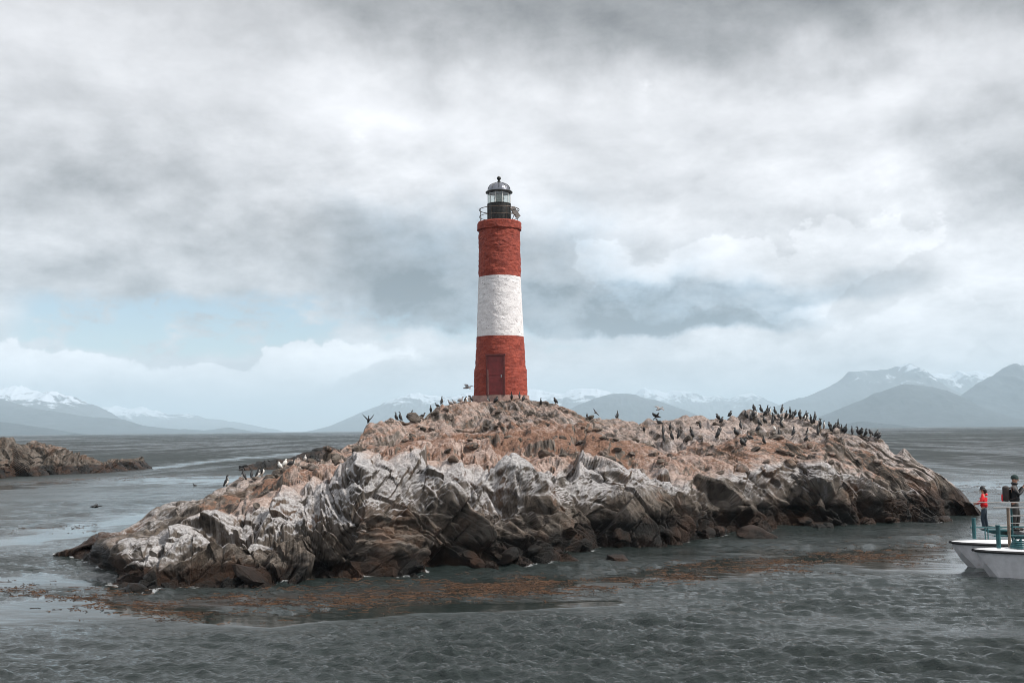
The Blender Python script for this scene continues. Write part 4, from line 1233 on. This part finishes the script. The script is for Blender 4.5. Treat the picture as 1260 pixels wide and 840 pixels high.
BM = {
    'up': mats(bird_mesh("cormorant", up_s, up_r), *CORM), 'upb': mats(bird_mesh("cormorant", up_s, up_r), *ALLB),
    'hu': mats(bird_mesh("cormorant", hu_s, hu_r), *CORM), 'hub': mats(bird_mesh("cormorant", hu_s, hu_r), *ALLB),
    'lo': mats(bird_mesh("cormorant", lo_s, lo_r), *CORM), 'al': mats(bird_mesh("cormorant", al_s, up_r), *ALLB),
    'sp': mats(bird_mesh("cormorant", up_s, up_r, wing='spread'), *ALLB),
    'gr': mats(bird_mesh("gull", lo_s, lo_r), M_GREYW, M_GREYW, M_BEAK), 'wh': mats(bird_mesh("gull", hu_s, hu_r), M_BELLY, M_BELLY, M_BEAK),
    'fly': mats(bird_mesh("cormorant", fl_s, fl_r, wing='fly'), *CORM), 'gfly': mats(bird_mesh("gull", fl_s, fl_r, wing='fly'), M_GREYW, M_BELLY, M_BEAK),
    'vee': mats(bird_mesh("cormorant", up_s, up_r, wing='vee'), *ALLB),
    'swim': mats(bird_mesh("cormorant", lo_s, lo_r, wing='swim'), *ALLB),
}
gb = np.random.default_rng(77)
def bird(u, v, kind, face, label, group=None, size=1.0, loc=None, tilt=(0, 0)):
    """face: heading in degrees, 0 = to the right of the picture, -90 = towards the camera"""
    gull = kind in ('gr', 'wh', 'gfly')
    o = bpy.data.objects.new("gull" if gull else "cormorant", BM[kind])
    link(o)
    p_ = loc if loc is not None else on_island(u, v)
    o.location = (p_[0], p_[1], p_[2] - (0.012 if loc is None else 0))
    o.rotation_euler = (tilt[0], tilt[1], R(face))
    size *= 0.77
    o.scale = (size, size, size)
    return tag(o, label, "gull" if gull else "cormorant", group)
G1 = "cormorants on the left ridge"
for u, v, k, f_, lab, s_ in (
    (488, None, 'upb', 200, "leftmost black cormorant standing on the ridge left of the lighthouse", 0.95),
    (493.5, None, 'upb', 150, "second cormorant from the left on the ridge left of the lighthouse", 1.0),
    (505, None, 'al', 20, "cormorant stretching its neck up alone on the ridge left of the lighthouse", 0.95),
    (521, None, 'lo', 10, "crouching cormorant left of the tall one on the left ridge", 0.95),
    (528.5, None, 'upb', -90, "broad upright cormorant seen from the front midway up the left ridge", 0.92),
    (537, None, 'lo', 170, "small crouching cormorant beside an upright one near the ridge top", 0.75),
    (542, None, 'upb', 60, "upright cormorant right of a small crouching one near the ridge top", 1.0),
    (553, None, 'gr', 190, "leftmost of the grey resting gulls on the ridge left of the tower", 0.9),
    (559, None, 'gr', 200, "middle one of the grey resting gulls left of the tower", 0.75),
    (565, None, 'gr', 10, "grey resting gull closest to the tower on its left", 1.0),
    (575, 494, 'hu', -60, "hunched cormorant at the foot of the tower, left one of the pair", 1.0),
    (580, 492.5, 'hu', -120, "hunched cormorant with a pale breast at the tower's left corner", 1.0),
    (581, None, 'hub', 180, "cormorant partly behind the others at the tower's left corner", 0.95),
    (599.5, 490, 'up', 180, "black and white cormorant standing left of the lighthouse door", 0.75),
    (611, 494, 'hub', 0, "hunched black cormorant in front of the lighthouse door", 1.05),
    (630, 490.5, 'al', -90, "slim upright cormorant right of the lighthouse door", 0.95),
    (641, 488.5, 'upb', 90, "upper one of two cormorants at the tower's right foot", 0.85),
    (646, 492, 'hub', 60, "lower one of two cormorants at the tower's right foot", 1.0),
    (663, 497.5, 'upb', -80, "cormorant on the rocks just right of the tower base", 0.95),
    (683, None, 'hub', 200, "single cormorant on the summit skyline right of the tower", 0.95),
    (723.5, None, 'hub', 90, "small cormorant alone in the saddle right of the summit", 0.7),
    (761, None, 'upb', 90, "cormorant on the small knoll in the middle of the saddle", 0.9),
    (757.5, None, 'lo', 180, "small bird sitting left of the cormorant on the saddle knoll", 0.6),
    (813, 520, 'lo', 170, "crouching cormorant below the leaning one left of the colony", 1.1),
    (794.5, 529, 'hub', -90, "lone cormorant low in the saddle left of the group of standing birds", 0.85),
    (816.5, 533, 'al', 80, "tall cormorant at the left of the group standing below the skyline", 1.1),
    (815, 541, 'upb', 100, "lowest cormorant of the group standing below the skyline", 1.1),
    (824, 528, 'upb', -70, "highest cormorant of the group standing below the skyline", 1.0),
    (829, 539, 'al', 180, "slim cormorant third from the left in the standing group", 0.95),
    (837, 538, 'al', 20, "slim cormorant looking right in the middle of the standing group", 0.95),
    (848, 532, 'upb', 190, "upper one of the two rightmost cormorants in the standing group", 0.9),
    (850.5, 538, 'upb', 170, "lower one of the two rightmost cormorants in the standing group", 0.95),
    (859.5, 525.5, 'upb', 90, "cormorant between the standing group and the bird colony", 0.95),
    (881.5, 515, 'hub', 180, "left one of a pair of cormorants at the start of the colony skyline", 1.0),
    (885.5, 519, 'hub', 0, "right one of a pair of cormorants at the start of the colony skyline", 1.0),
    (882.5, 537, 'upb', 10, "lower left cormorant of a close pair on the slope below the skyline", 1.15),
    (886.5, 530, 'hu', 60, "pale chested cormorant above its neighbour on the slope left of the colony", 0.9),
    (904, 535, 'hub', 190, "cormorant standing alone on the pale slope below the colony's left end", 1.25),
    (909, 526, 'upb', 100, "cormorant on the pale ledge midway between slope and colony crest", 1.05),
    (931, 531, 'hub', 0, "cormorant on the slope straight below the densest part of the colony", 1.05),
    (922, 538, 'lo', 180, "crouching cormorant low on the slope under the colony", 0.95),
    (912, 547, 'hub', 180, "left one of the lowest pair of cormorants on the colony slope", 1.2),
    (916, 545.5, 'hub', 0, "right one of the lowest pair of cormorants on the colony slope", 1.1),
    (941.5, 544, 'al', 150, "slim cormorant low on the slope right of the lowest pair", 0.85),
    (957.5, 536, 'al', 90, "upright cormorant low on the slope under the middle of the colony", 1.0),
    (975, 534, 'upb', 20, "upright cormorant low on the slope right of the colony's middle", 1.05),
    (991.5, 533, 'up', 0, "black and white cormorant low on the slope under the right half of the colony", 0.85),
    (993, 541, 'hub', 0, "lowest cormorant under the right half of the colony", 0.9),
    (1005, 533, 'al', 80, "left one of two cormorants low at the colony's right end", 1.1),
    (1009, 532, 'hub', 90, "right one of two cormorants low at the colony's right end", 1.0),
    (950.5, 527.5, 'wh', 120, "white breasted bird sitting in the middle of the black colony", 0.75),
    (1080, None, 'hub', 10, "upper one of the last two cormorants at the right end of the ridge", 1.1),
    (1082.5, 538, 'hub', 20, "lower one of the last two cormorants at the right end of the ridge", 1.0),
    (276.5, 596.5, 'up', 20, "leftmost cormorant perched on the low left slope of the island", 1.0),
    (297, 588.5, 'up', 170, "cormorant with white front near the reef on the left slope", 1.0),
    (311, 584.5, 'upb', 100, "left bird of the three cormorants standing before the dark reef", 0.85),
    (316.5, 582, 'up', 30, "middle bird of the three cormorants standing before the dark reef", 0.95),
    (322.5, 581, 'hu', -30, "right bird of the three cormorants standing before the dark reef", 1.0),
    (342.5, 574.5, 'wh', 180, "pale bird standing before the middle of the dark reef", 0.85),
    (351.5, 571.5, 'wh', 30, "pale bird left of a black one before the dark reef", 0.85),
    (357, 570.5, 'lo', 0, "crouching black cormorant before the right part of the dark reef", 1.0),
    (377.5, 565.5, 'wh', -60, "pale upright bird at the right end of the dark reef", 0.8),
    (389.5, 566, 'lo', 200, "small dark bird on the left shoulder of the island above the reef", 0.7)):
    bird(u, v, k, f_ + float(gb.uniform(-12, 12)), lab, None, s_)
# the packed part of the colony
packed = [(897, 509), (915.5, 514), (922, 517), (922.5, 511), (925, 512.5), (929.5, None), (929, 512), (936, None), (940, 510), (935, 522), (939, 519), (945.5, None), (949.5, 509),
          (949, 520.5), (950, 514), (955, None), (961, None), (960, 514), (962.5, 518), (959, 524.5), (966, 513.5)]
right = [(971, 513.5), (973.5, None), (975.5, 513.5), (979, None), (982.5, 515), (985, None), (988, 515.5), (993, None), (995.5, 515.5), (999.7, 519), (998.5, 518), (1001, 520.5), (1004.5, None), (1009, 522),
         (1010.5, 523.5), (1014.7, None), (1020.6, 530), (1022.5, None), (1025.5, 526.5), (1030, None), (1034, 528), (1037, None), (1039.5, None), (1042, 530), (1050, None), (1054.5, None), (1058, None), (1061.5, None),
         (1067, None), (1072.5, None)]
kinds = ['upb', 'hub', 'up', 'upb', 'hub', 'al', 'upb', 'hu']
ORD = ("first second third fourth fifth sixth seventh eighth ninth tenth eleventh twelfth thirteenth fourteenth fifteenth").split()
for lst, where, grp in ((packed, "among the cormorants crowded on the colony's highest knoll", "cormorants crowded on the colony knoll"),
                        (right, "in the row of cormorants on the crest falling right", "cormorants lined along the right crest")):
    lst = sorted(lst)
    for n_, (u, v) in enumerate(lst):
        k_ = len(lst) - 1 - n_
        lab = "%s black bird from the %s %s" % ((ORD[n_], "left", where) if n_ <= k_ else (ORD[k_], "right", where))
        bird(u, v, kinds[int(gb.integers(len(kinds)))], float(gb.uniform(0, 360)), lab, grp, float(gb.uniform(0.88, 1.08)))
# in the air and on the water
p_ = on_water(117, 636); bird(0, 0, 'fly', 15, "dark bird flying low over the water left of the island", None, 0.95, (p_[0], p_[1], at(117, 623, p_[1])[2]), (0.1, 0))
p_ = on_water(240, 597.5); bird(0, 0, 'swim', 200, "small dark bird swimming between the islet and the island", None, 1.0, (p_[0], p_[1], -0.06))
bird(0, 0, 'gfly', 25, "pale gull flying just left of the tower base", None, 0.95, at(575, 476.5, 58), (0.35, -0.2))
bird(0, 0, 'gfly', 35, "pale gull flying over the saddle above the standing cormorants", None, 0.85, at(811, 503, 57), (0.3, -0.3))
bird(0, 0, 'fly', 160, "cormorant taking off from the crest left of the colony", None, 0.85, at(808, 511.5, 57.5), (0.5, 0.9))
bird(452, None, 'vee', -60, "cormorant raising both wings at the left foot of the summit", None, 0.85)
bird(0, 0, 'gfly', 120, "small bird gliding low over the saddle right of the summit", None, 0.55, at(733, 507.5, 57), (0.9, 0.2))

# ------------------------------------------------------------------ catamaran with its bows to the left
M_HULL = paint("white_hull", (0.58, 0.57, 0.59), 0.35, var=0.14, scale=2.6, rust=0.035, rust_col=(0.30, 0.17, 0.08))
M_DECKW = paint("deck_white", (0.66, 0.68, 0.71), 0.5, var=0.06, scale=3)
M_RUB = paint("rubber_black", (0.012, 0.012, 0.014), 0.6, var=0.3)
M_TEAL = paint("teal_paint", (0.010, 0.075, 0.085), 0.45, var=0.25, scale=6, rust=0.015)
M_STEEL = paint("galvanised", (0.24, 0.235, 0.23), 0.4, 0.6, 0.2, 8, rust=0.02)
M_DGREY = paint("deck_grey", (0.16, 0.165, 0.17), 0.8, var=0.25, scale=3, bmp=0.005)
M_POSTB = paint("weathered_post", (0.16, 0.12, 0.09), 0.7, 0.2, 0.35, 6, rust=0.05)
boat = empty("catamaran", (16.0, 33.0, 0.0))
tag(boat, "white twin hulled boat with teal bollards and steel rails at the right edge", "boat")
def to_boat(bm):
    bmesh.ops.translate(bm, vec=Vector((-16.0, -33.0, 0)), verts=bm.verts)
    return bm
def hull(bow, beam, zd, length, name, rake):
    """lofted pontoon: pointed raked bow at -x; sections of keel, chine, gunwale"""
    bm = bmesh.new()
    x0, yc = bow[0], bow[1]
    secs = []
    for k in range(13):
        s_ = (k / 12) ** 1.5 * length
        w = beam / 2 * min(1.0, (s_ / 1.5)) ** 0.55 + 0.05
        keel = max(-0.35, zd - 0.12 - (zd + 0.30) * min(1, s_ / rake) ** 0.85)
        ch = max(-0.1, keel + 0.16)
        wl = w * (0.55 + 0.3 * min(1, s_ / 2))
        x = x0 + s_
        sheer = zd + 0.03 * max(0, 1 - s_ / 1.5)
        secs.append([bm.verts.new(q) for q in ((x, yc - w, sheer), (x, yc - wl, ch), (x, yc, keel), (x, yc + wl, ch), (x, yc + w, sheer), (x, yc + w * 0.5, sheer + 0.012), (x, yc, sheer + 0.02), (x, yc - w * 0.5, sheer + 0.012))])
    for a, b in zip(secs, secs[1:]):
        for j in range(8):
            f_ = bm.faces.new((a[j], a[(j + 1) % 8], b[(j + 1) % 8], b[j]))
            f_.material_index = 1 if j >= 4 else 0
    bm.faces.new(secs[0]); bm.faces.new(secs[-1][::-1])
    h = bm_obj(name, to_boat(bm), [M_HULL, M_DECKW], boat)
    for sg in (-1, 1):
        bm = bmesh.new()
        pts_ = []
        for k in range(13):
            s_ = (k / 12) ** 1.5 * length
            w = beam / 2 * min(1.0, (s_ / 1.5)) ** 0.55 + 0.05
            pts_.append((x0 + s_ - 0.02, yc + sg * (w + 0.015), zd - 0.03 + 0.03 * max(0, 1 - s_ / 1.5)))
        tube(bm, pts_, 0.045, 6)
        bm_obj("rub_strake", to_boat(bm), M_RUB, h)
    return h
nb = at(1199, 677, 31.45); fb = at(1171, 667.5, 33.6)
NY, FY = 31.45, 33.6
hull((nb[0], NY), 1.35, 0.76, 9.0, "hull", 0.72)
hull((fb[0], FY), 1.35, 0.76, 9.0, "hull", 0.85)
def bpart(name, fn, mat, parent=boat):
    bm = bmesh.new(); fn(bm)
    return bm_obj(name, to_boat(bm), mat, parent)
DX0 = 17.42
bpart("main_deck", lambda bm: box(bm, (DX0 + 4, 34.9, 0.70), (8, 9.2, 0.12), None, 0.02), M_DGREY)
bpart("deck_beam", lambda bm: box(bm, (DX0 + 0.08, 34.9, 0.56), (0.12, 9.0, 0.16), None, 0.02), M_TEAL)
bpart("boarding_step", lambda bm: box(bm, (17.03, 37.72, 0.725), (0.78, 0.66, 0.07), None, 0.015), M_TEAL)
def post(u, v0, v1, d, r_, mat, name, cap=True):
    a, b = at(u, v1, d), at(u, v0, d)
    def fn(bm):
        tube(bm, [(a[0], a[1], a[2]), (a[0], a[1], b[2])], r_, 12)
        if cap: tube(bm, [(a[0], a[1], b[2] - 0.02), (a[0], a[1], b[2] + 0.02)], r_ * 1.12, 12)
    return bpart(name, fn, mat)
def rail_x(u0, u1, v, d, r_, mat, name, parent=boat, dz=0.0):
    a, b = at(u0, v, d), at(u1, v, d)
    return bpart(name, lambda bm: tube(bm, [(a[0], d, a[2]), (b[0], d, a[2] + dz)], r_, 8), mat, parent)
b1 = post(1199, 637.5, 662.5, 33.9, 0.057, M_TEAL, "bollard")
b2 = post(1229, 646.5, 674, 31.45, 0.062, M_TEAL, "bollard")
# pulpit rail on the far hull
rail_x(1194, 1300, 618, 34.2, 0.017, M_STEEL, "top_rail"); rail_x(1194, 1300, 648.5, 34.2, 0.024, M_TEAL, "foot_rail")
for uu in (1212.5, 1216): post(uu, 648, 663.5, 34.2, 0.018, M_TEAL, "stanchion", False)
rail_x(1236, 1300, 634, 34.2, 0.012, M_STEEL, "mid_rail")
# pulpit rail on the near hull
rail_x(1222, 1310, 624.3, 31.9, 0.018, M_STEEL, "top_rail"); rail_x(1223, 1310, 659, 31.9, 0.024, M_TEAL, "foot_rail")
rail_x(1240, 1310, 634.5, 31.9, 0.012, M_STEEL, "mid_rail"); rail_x(1240, 1310, 643.5, 31.9, 0.012, M_STEEL, "mid_rail")
post(1242.5, 625, 673, 31.9, 0.045, M_POSTB, "stanchion", False); post(1246.5, 625, 672, 31.95, 0.028, M_TEAL, "stanchion", False)
post(1285, 625, 672, 31.9, 0.03, M_STEEL, "stanchion", False)
def coil(bm):
    c = at(1254, 668, 31.5)
    for k in range(4):
        rr_ = 0.24 - 0.02 * k
        tube(bm, [(c[0] + rr_ * math.cos(a), c[1] + rr_ * math.sin(a), 0.83 + 0.05 * k) for a in np.linspace(0, 6.28, 20)], 0.03, 6, False)
bm = bmesh.new(); coil(bm)
rope = bm_obj("rope_coil", bm, M_TEAL)
tag(rope, "coil of dark teal rope on the near bow deck", "rope")
bm = bmesh.new()
c = at(1249, 660, 31.6)
for k in range(2):
    tube(bm, [(c[0] + 0.16 * k, 31.6, 0.80), (c[0] + 0.16 * k, 31.6, 1.02), (c[0] + 0.16 * k + 0.05, 31.6, 1.12)], [0.05, 0.045, 0.03], 8)
tube(bm, [(c[0] - 0.08, 31.6, 0.95), (c[0] + 0.26, 31.6, 0.95)], 0.035, 8)
bm_obj("mooring_cleat", to_boat(bm), M_TEAL, boat)

# ------------------------------------------------------------------ people on the boat
def skin(name, joints, bones, mat, parent, sub=2, root=0):
    """continuous surface grown over a joint skeleton"""
    me = bpy.data.meshes.new(name)
    me.from_pydata([j[0] for j in joints], bones, [])
    me.update()
    o = link(bpy.data.objects.new(name, me), parent)
    md = o.modifiers.new("skin", 'SKIN'); md.use_smooth_shade = True
    me.materials.append(mat)
    for k, j in enumerate(joints):
        r_ = j[1]
        me.skin_vertices[0].data[k].radius = r_ if isinstance(r_, tuple) else (r_, r_)
        me.skin_vertices[0].data[k].use_root = (k == root)
    s_ = o.modifiers.new("sub", 'SUBSURF'); s_.levels = sub; s_.render_levels = sub
    return o
M_SKIN = paint("skin", (0.42, 0.22, 0.15), 0.55, var=0.08)
M_HAIR = paint("dark_hair", (0.012, 0.009, 0.008), 0.6, var=0.3)
M_REDJ = paint("red_jacket", (0.70, 0.012, 0.020), 0.6, var=0.15, scale=9)
M_JEAN = paint("navy_trousers", (0.020, 0.035, 0.052), 0.8, var=0.3, scale=12)
M_BLKJ = paint("black_jacket", (0.006, 0.006, 0.008), 0.6, var=0.3, scale=9)
M_SHOE = paint("pale_shoes", (0.55, 0.54, 0.55), 0.6, var=0.1)
M_DSHOE = paint("dark_shoes", (0.02, 0.018, 0.016), 0.6, var=0.1)
M_BEANIE = paint("dark_green_wool", (0.012, 0.030, 0.028), 0.9, var=0.3, scale=20)
M_PACK = paint("backpack_cloth", (0.03, 0.022, 0.02), 0.8, var=0.3, scale=9)
def person(loc, rz, H, label, jacket, trousers, shoes, headwear, hands, bulk=1.0):
    """hands: list of (elbow, wrist) for left and right in units of a 1.75 m figure"""
    k = H / 1.75
    root = empty("person", loc, rz)
    tag(root, label, "person")
    root.scale = (k * bulk, k * bulk, k)
    sh = {}
    # +X is forward. body: pelvis, spine, neck, head, arms with hands, legs with feet
    J = [((0, 0, 0.92), (0.13, 0.15)), ((0, 0, 1.12), (0.11, 0.14)), ((0.01, 0, 1.32), (0.12, 0.17)), ((0.01, 0, 1.44), (0.07, 0.09)), ((0.02, 0, 1.50), (0.052, 0.052)), ((0.03, 0, 1.57), (0.075, 0.065)), ((0.035, 0, 1.66), (0.095, 0.078)), ((0.03, 0, 1.73), (0.06, 0.05))]
    Bn = [(0, 1), (1, 2), (2, 3), (3, 4), (4, 5), (5, 6), (6, 7)]
    jack = [((0, 0, 0.86), (0.155, 0.185)), ((0, 0, 1.02), (0.145, 0.175)), ((0, 0, 1.16), (0.14, 0.17)), ((0.01, 0, 1.33), (0.145, 0.195)), ((0.01, 0, 1.45), (0.085, 0.10)), ((0.015, 0, 1.50), (0.075, 0.075))]
    jb = [(0, 1), (1, 2), (2, 3), (3, 4), (4, 5)]
    trs = [((0, 0, 0.95), (0.13, 0.16)), ((0, 0, 0.86), (0.13, 0.15))]
    tb = [(0, 1)]
    for sg, (el, wr) in zip((1, -1), hands):
        shp = (0.0, 0.19 * sg, 1.40)
        b0 = len(J)
        el = Vector(el); wr = Vector(wr)
        dirn = (wr - el).normalized()
        J += [(shp, 0.06), (tuple(el), 0.045), (tuple(wr), 0.033), (tuple(wr + dirn * 0.07), (0.036, 0.02))]
        Bn += [(2, b0), (b0, b0 + 1), (b0 + 1, b0 + 2), (b0 + 2, b0 + 3)]
        side = dirn.cross(Vector((0, 1, 0)))
        side = side.normalized() if side.length > 0.05 else Vector((1, 0, 0))
        palm = len(J) - 1
        curl = Vector((0, -sg, 0)) * 0.5 + Vector((0, 0, -0.3))
        for q, (off, ln) in enumerate(((-0.03, 0.060), (-0.01, 0.072), (0.011, 0.068), (0.031, 0.054))):
            f0 = len(J)
            base = wr + dirn * 0.10 + side * off
            tip = base + dirn * ln * 0.6 + curl * ln * 0.5
            J += [(tuple(base), 0.0095), (tuple((base + tip) / 2 + dirn * 0.01), 0.009), (tuple(tip), 0.008)]
            Bn += [(palm, f0), (f0, f0 + 1), (f0 + 1, f0 + 2)]
        f0 = len(J)
        tb0 = wr + dirn * 0.035 - side * 0.045
        J += [(tuple(tb0), 0.011), (tuple(tb0 + dirn * 0.035 - side * 0.012 + curl * 0.02), 0.009)]
        Bn += [(palm - 1, f0), (f0, f0 + 1)]
        j0 = len(jack)
        jack += [((0.0, 0.185 * sg, 1.40), 0.082), (tuple(el), 0.066), (tuple(wr - dirn * 0.02), 0.050)]
        jb += [(3, j0), (j0, j0 + 1), (j0 + 1, j0 + 2)]
        l0 = len(J)
        fx = 0.05 * sg
        J += [((0.0, 0.09 * sg, 0.86), 0.085), ((0.03 + fx, 0.11 * sg, 0.48), 0.058), ((-0.02 + fx, 0.12 * sg, 0.10), 0.040), ((0.0 + fx, 0.12 * sg, 0.045), 0.042), ((0.15 + fx, 0.13 * sg, 0.030), (0.030, 0.040))]
        Bn += [(0, l0), (l0, l0 + 1), (l0 + 1, l0 + 2), (l0 + 2, l0 + 3), (l0 + 3, l0 + 4)]
        t0 = len(trs)
        trs += [((0.0, 0.095 * sg, 0.80), 0.105), ((0.03 + fx, 0.11 * sg, 0.48), 0.078), ((-0.02 + fx, 0.12 * sg, 0.12), 0.064), ((-0.02 + fx, 0.12 * sg, 0.07), 0.062)]
        tb += [(1, t0), (t0, t0 + 1), (t0 + 1, t0 + 2), (t0 + 2, t0 + 3)]
        skin("shoe", [((-0.05 + fx, 0.12 * sg, 0.045), (0.045, 0.045)), ((0.05 + fx, 0.125 * sg, 0.05), (0.05, 0.05)), ((0.17 + fx, 0.132 * sg, 0.038), (0.036, 0.045))], [(0, 1), (1, 2)], shoes, root, 1)
    skin("body", J, Bn, M_SKIN, root, 1)
    skin("jacket", jack, jb, jacket, root, 2, 2)
    skin("trousers", trs, tb, trousers, root, 2)
    # face: nose and ears keep the head from being a bare ball
    bm = bmesh.new(); tube(bm, [(0.118, 0, 1.665), (0.145, 0, 1.625), (0.115, 0, 1.615)], [0.010, 0.018, 0.012], 6); bm_obj("nose", bm, M_SKIN, root)
    for sg in (-1, 1):
        bm = bmesh.new(); tube(bm, [(0.02, 0.082 * sg, 1.60), (0.01, 0.092 * sg, 1.64), (0.02, 0.085 * sg, 1.67)], [0.010, 0.02, 0.012], 6); bm_obj("ear", bm, M_SKIN, root)
        bm = bmesh.new(); tube(bm, [(0.108, 0.034 * sg, 1.655), (0.117, 0.034 * sg, 1.655)], 0.013, 8); bm_obj("eye", bm, M_HAIR, root)
    bm = bmesh.new(); tube(bm, [(0.112, -0.025, 1.585), (0.122, 0, 1.583), (0.112, 0.025, 1.585)], 0.007, 6); bm_obj("mouth", bm, paint("lips", (0.3, 0.1, 0.08), 0.5), root)
    headwear(root)
    return root
def cap_shell(root, name, mat, z0, grow, brim=0.0, n=18):
    bm = bmesh.new()
    pr_ = []
    if brim:
        pr_ += [(1.0 + brim, z0 - 0.012), (1.0 + brim, z0 + 0.004)]
    pr_ += [(1.0, z0), (1.0, z0 + 0.05), (0.9, z0 + 0.09), (0.65, z0 + 0.125), (0.3, z0 + 0.145), (0.02, z0 + 0.15)]
    rings = lathe(bm, [(r_ * grow, z) for r_, z in pr_], n)
    for v in bm.verts:
        v.co.x = v.co.x * 1.15 + 0.03
    return bm_obj(name, bm, mat, root, True)
def red_head(root):
    cap_shell(root, "hat", M_BLKJ, 1.655, 0.092, 0.4)
    skin("hair", [((-0.02, 0, 1.70), (0.10, 0.09)), ((-0.06, 0, 1.60), (0.07, 0.09)), ((-0.09, 0.01, 1.48), (0.04, 0.07))], [(0, 1), (1, 2)], M_HAIR, root, 1)
    skin("hood", [((-0.10, 0.10, 1.44), 0.05), ((-0.13, 0, 1.45), 0.06), ((-0.10, -0.10, 1.44), 0.05)], [(0, 1), (1, 2)], M_REDJ, root, 1, 1)
def man_head(root):
    cap_shell(root, "beanie", M_BEANIE, 1.65, 0.094)
    skin("scarf", [((0.06, 0.07, 1.51), 0.045), ((0.09, 0, 1.50), 0.045), ((0.06, -0.07, 1.51), 0.045), ((-0.06, 0, 1.52), 0.045)], [(0, 1), (1, 2), (2, 3), (3, 0)], M_BLKJ, root, 1)
DECK_Z = 0.762
f_ = at(1212, 648, 37.7)
person((f_[0], 37.7, DECK_Z), R(150), 1.47, "person in a red jacket and black hat standing on the boat deck", M_REDJ, M_JEAN, M_SHOE, red_head,
       [((0.08, 0.27, 1.14), (0.28, 0.16, 1.06)), ((0.10, -0.27, 1.14), (0.30, -0.14, 1.08))])
f_ = at(1250, 650, 37.1)
man = person((f_[0], 37.1, DECK_Z), R(-25), 1.88, "person in black jacket and dark green beanie at the right edge of the picture", M_BLKJ, M_DSHOE, M_DSHOE, man_head,
       [((0.10, 0.30, 1.18), (0.26, 0.14, 1.42)), ((0.12, -0.30, 1.16), (0.27, -0.12, 1.40))], 1.1)
bp = empty("backpack", (f_[0] - 0.28, 37.12, DECK_Z + 1.05), R(-25))
tag(bp, "dark backpack with a red side pocket on the back of the person in black", "backpack")
bm = bmesh.new(); box(bm, (0, 0, 0.22), (0.22, 0.34, 0.52), None, 0.07); bm_obj("bag", bm, M_PACK, bp, True)
bm = bmesh.new(); box(bm, (-0.10, 0.0, 0.08), (0.10, 0.26, 0.24), None, 0.04); bm_obj("pocket", bm, M_REDJ, bp, True)
for sg in (-1, 1):
    bm = bmesh.new(); tube(bm, [(0.10, 0.10 * sg, 0.42), (0.30, 0.13 * sg, 0.46), (0.40, 0.13 * sg, 0.30), (0.30, 0.14 * sg, 0.08), (0.10, 0.13 * sg, 0.02)], 0.022, 6); bm_obj("strap", bm, M_PACK, bp)

# ------------------------------------------------------------------ haze: the air between here and the mountains
m_haze = bpy.data.materials.new("haze")
m_haze.use_nodes = True
m_haze.node_tree.nodes.clear()
th = NT(m_haze.node_tree)
ho = th.n('ShaderNodeOutputMaterial')
pv = th.n('ShaderNodeVolumePrincipled')
pv.inputs['Color'].default_value = (0.70, 0.875, 1.0, 1)
pv.inputs['Density'].default_value = 1.08e-4
pv.inputs['Anisotropy'].default_value = 0.0
th.link(pv.outputs[0], ho.inputs['Volume'])
bm = bmesh.new()
box(bm, (0, 8000, 370), (64000, 56000, 760))
haze = bm_obj("haze", bm, m_haze)
tag(haze, "pale blue haze in the air over the channel", "haze", kind="stuff")
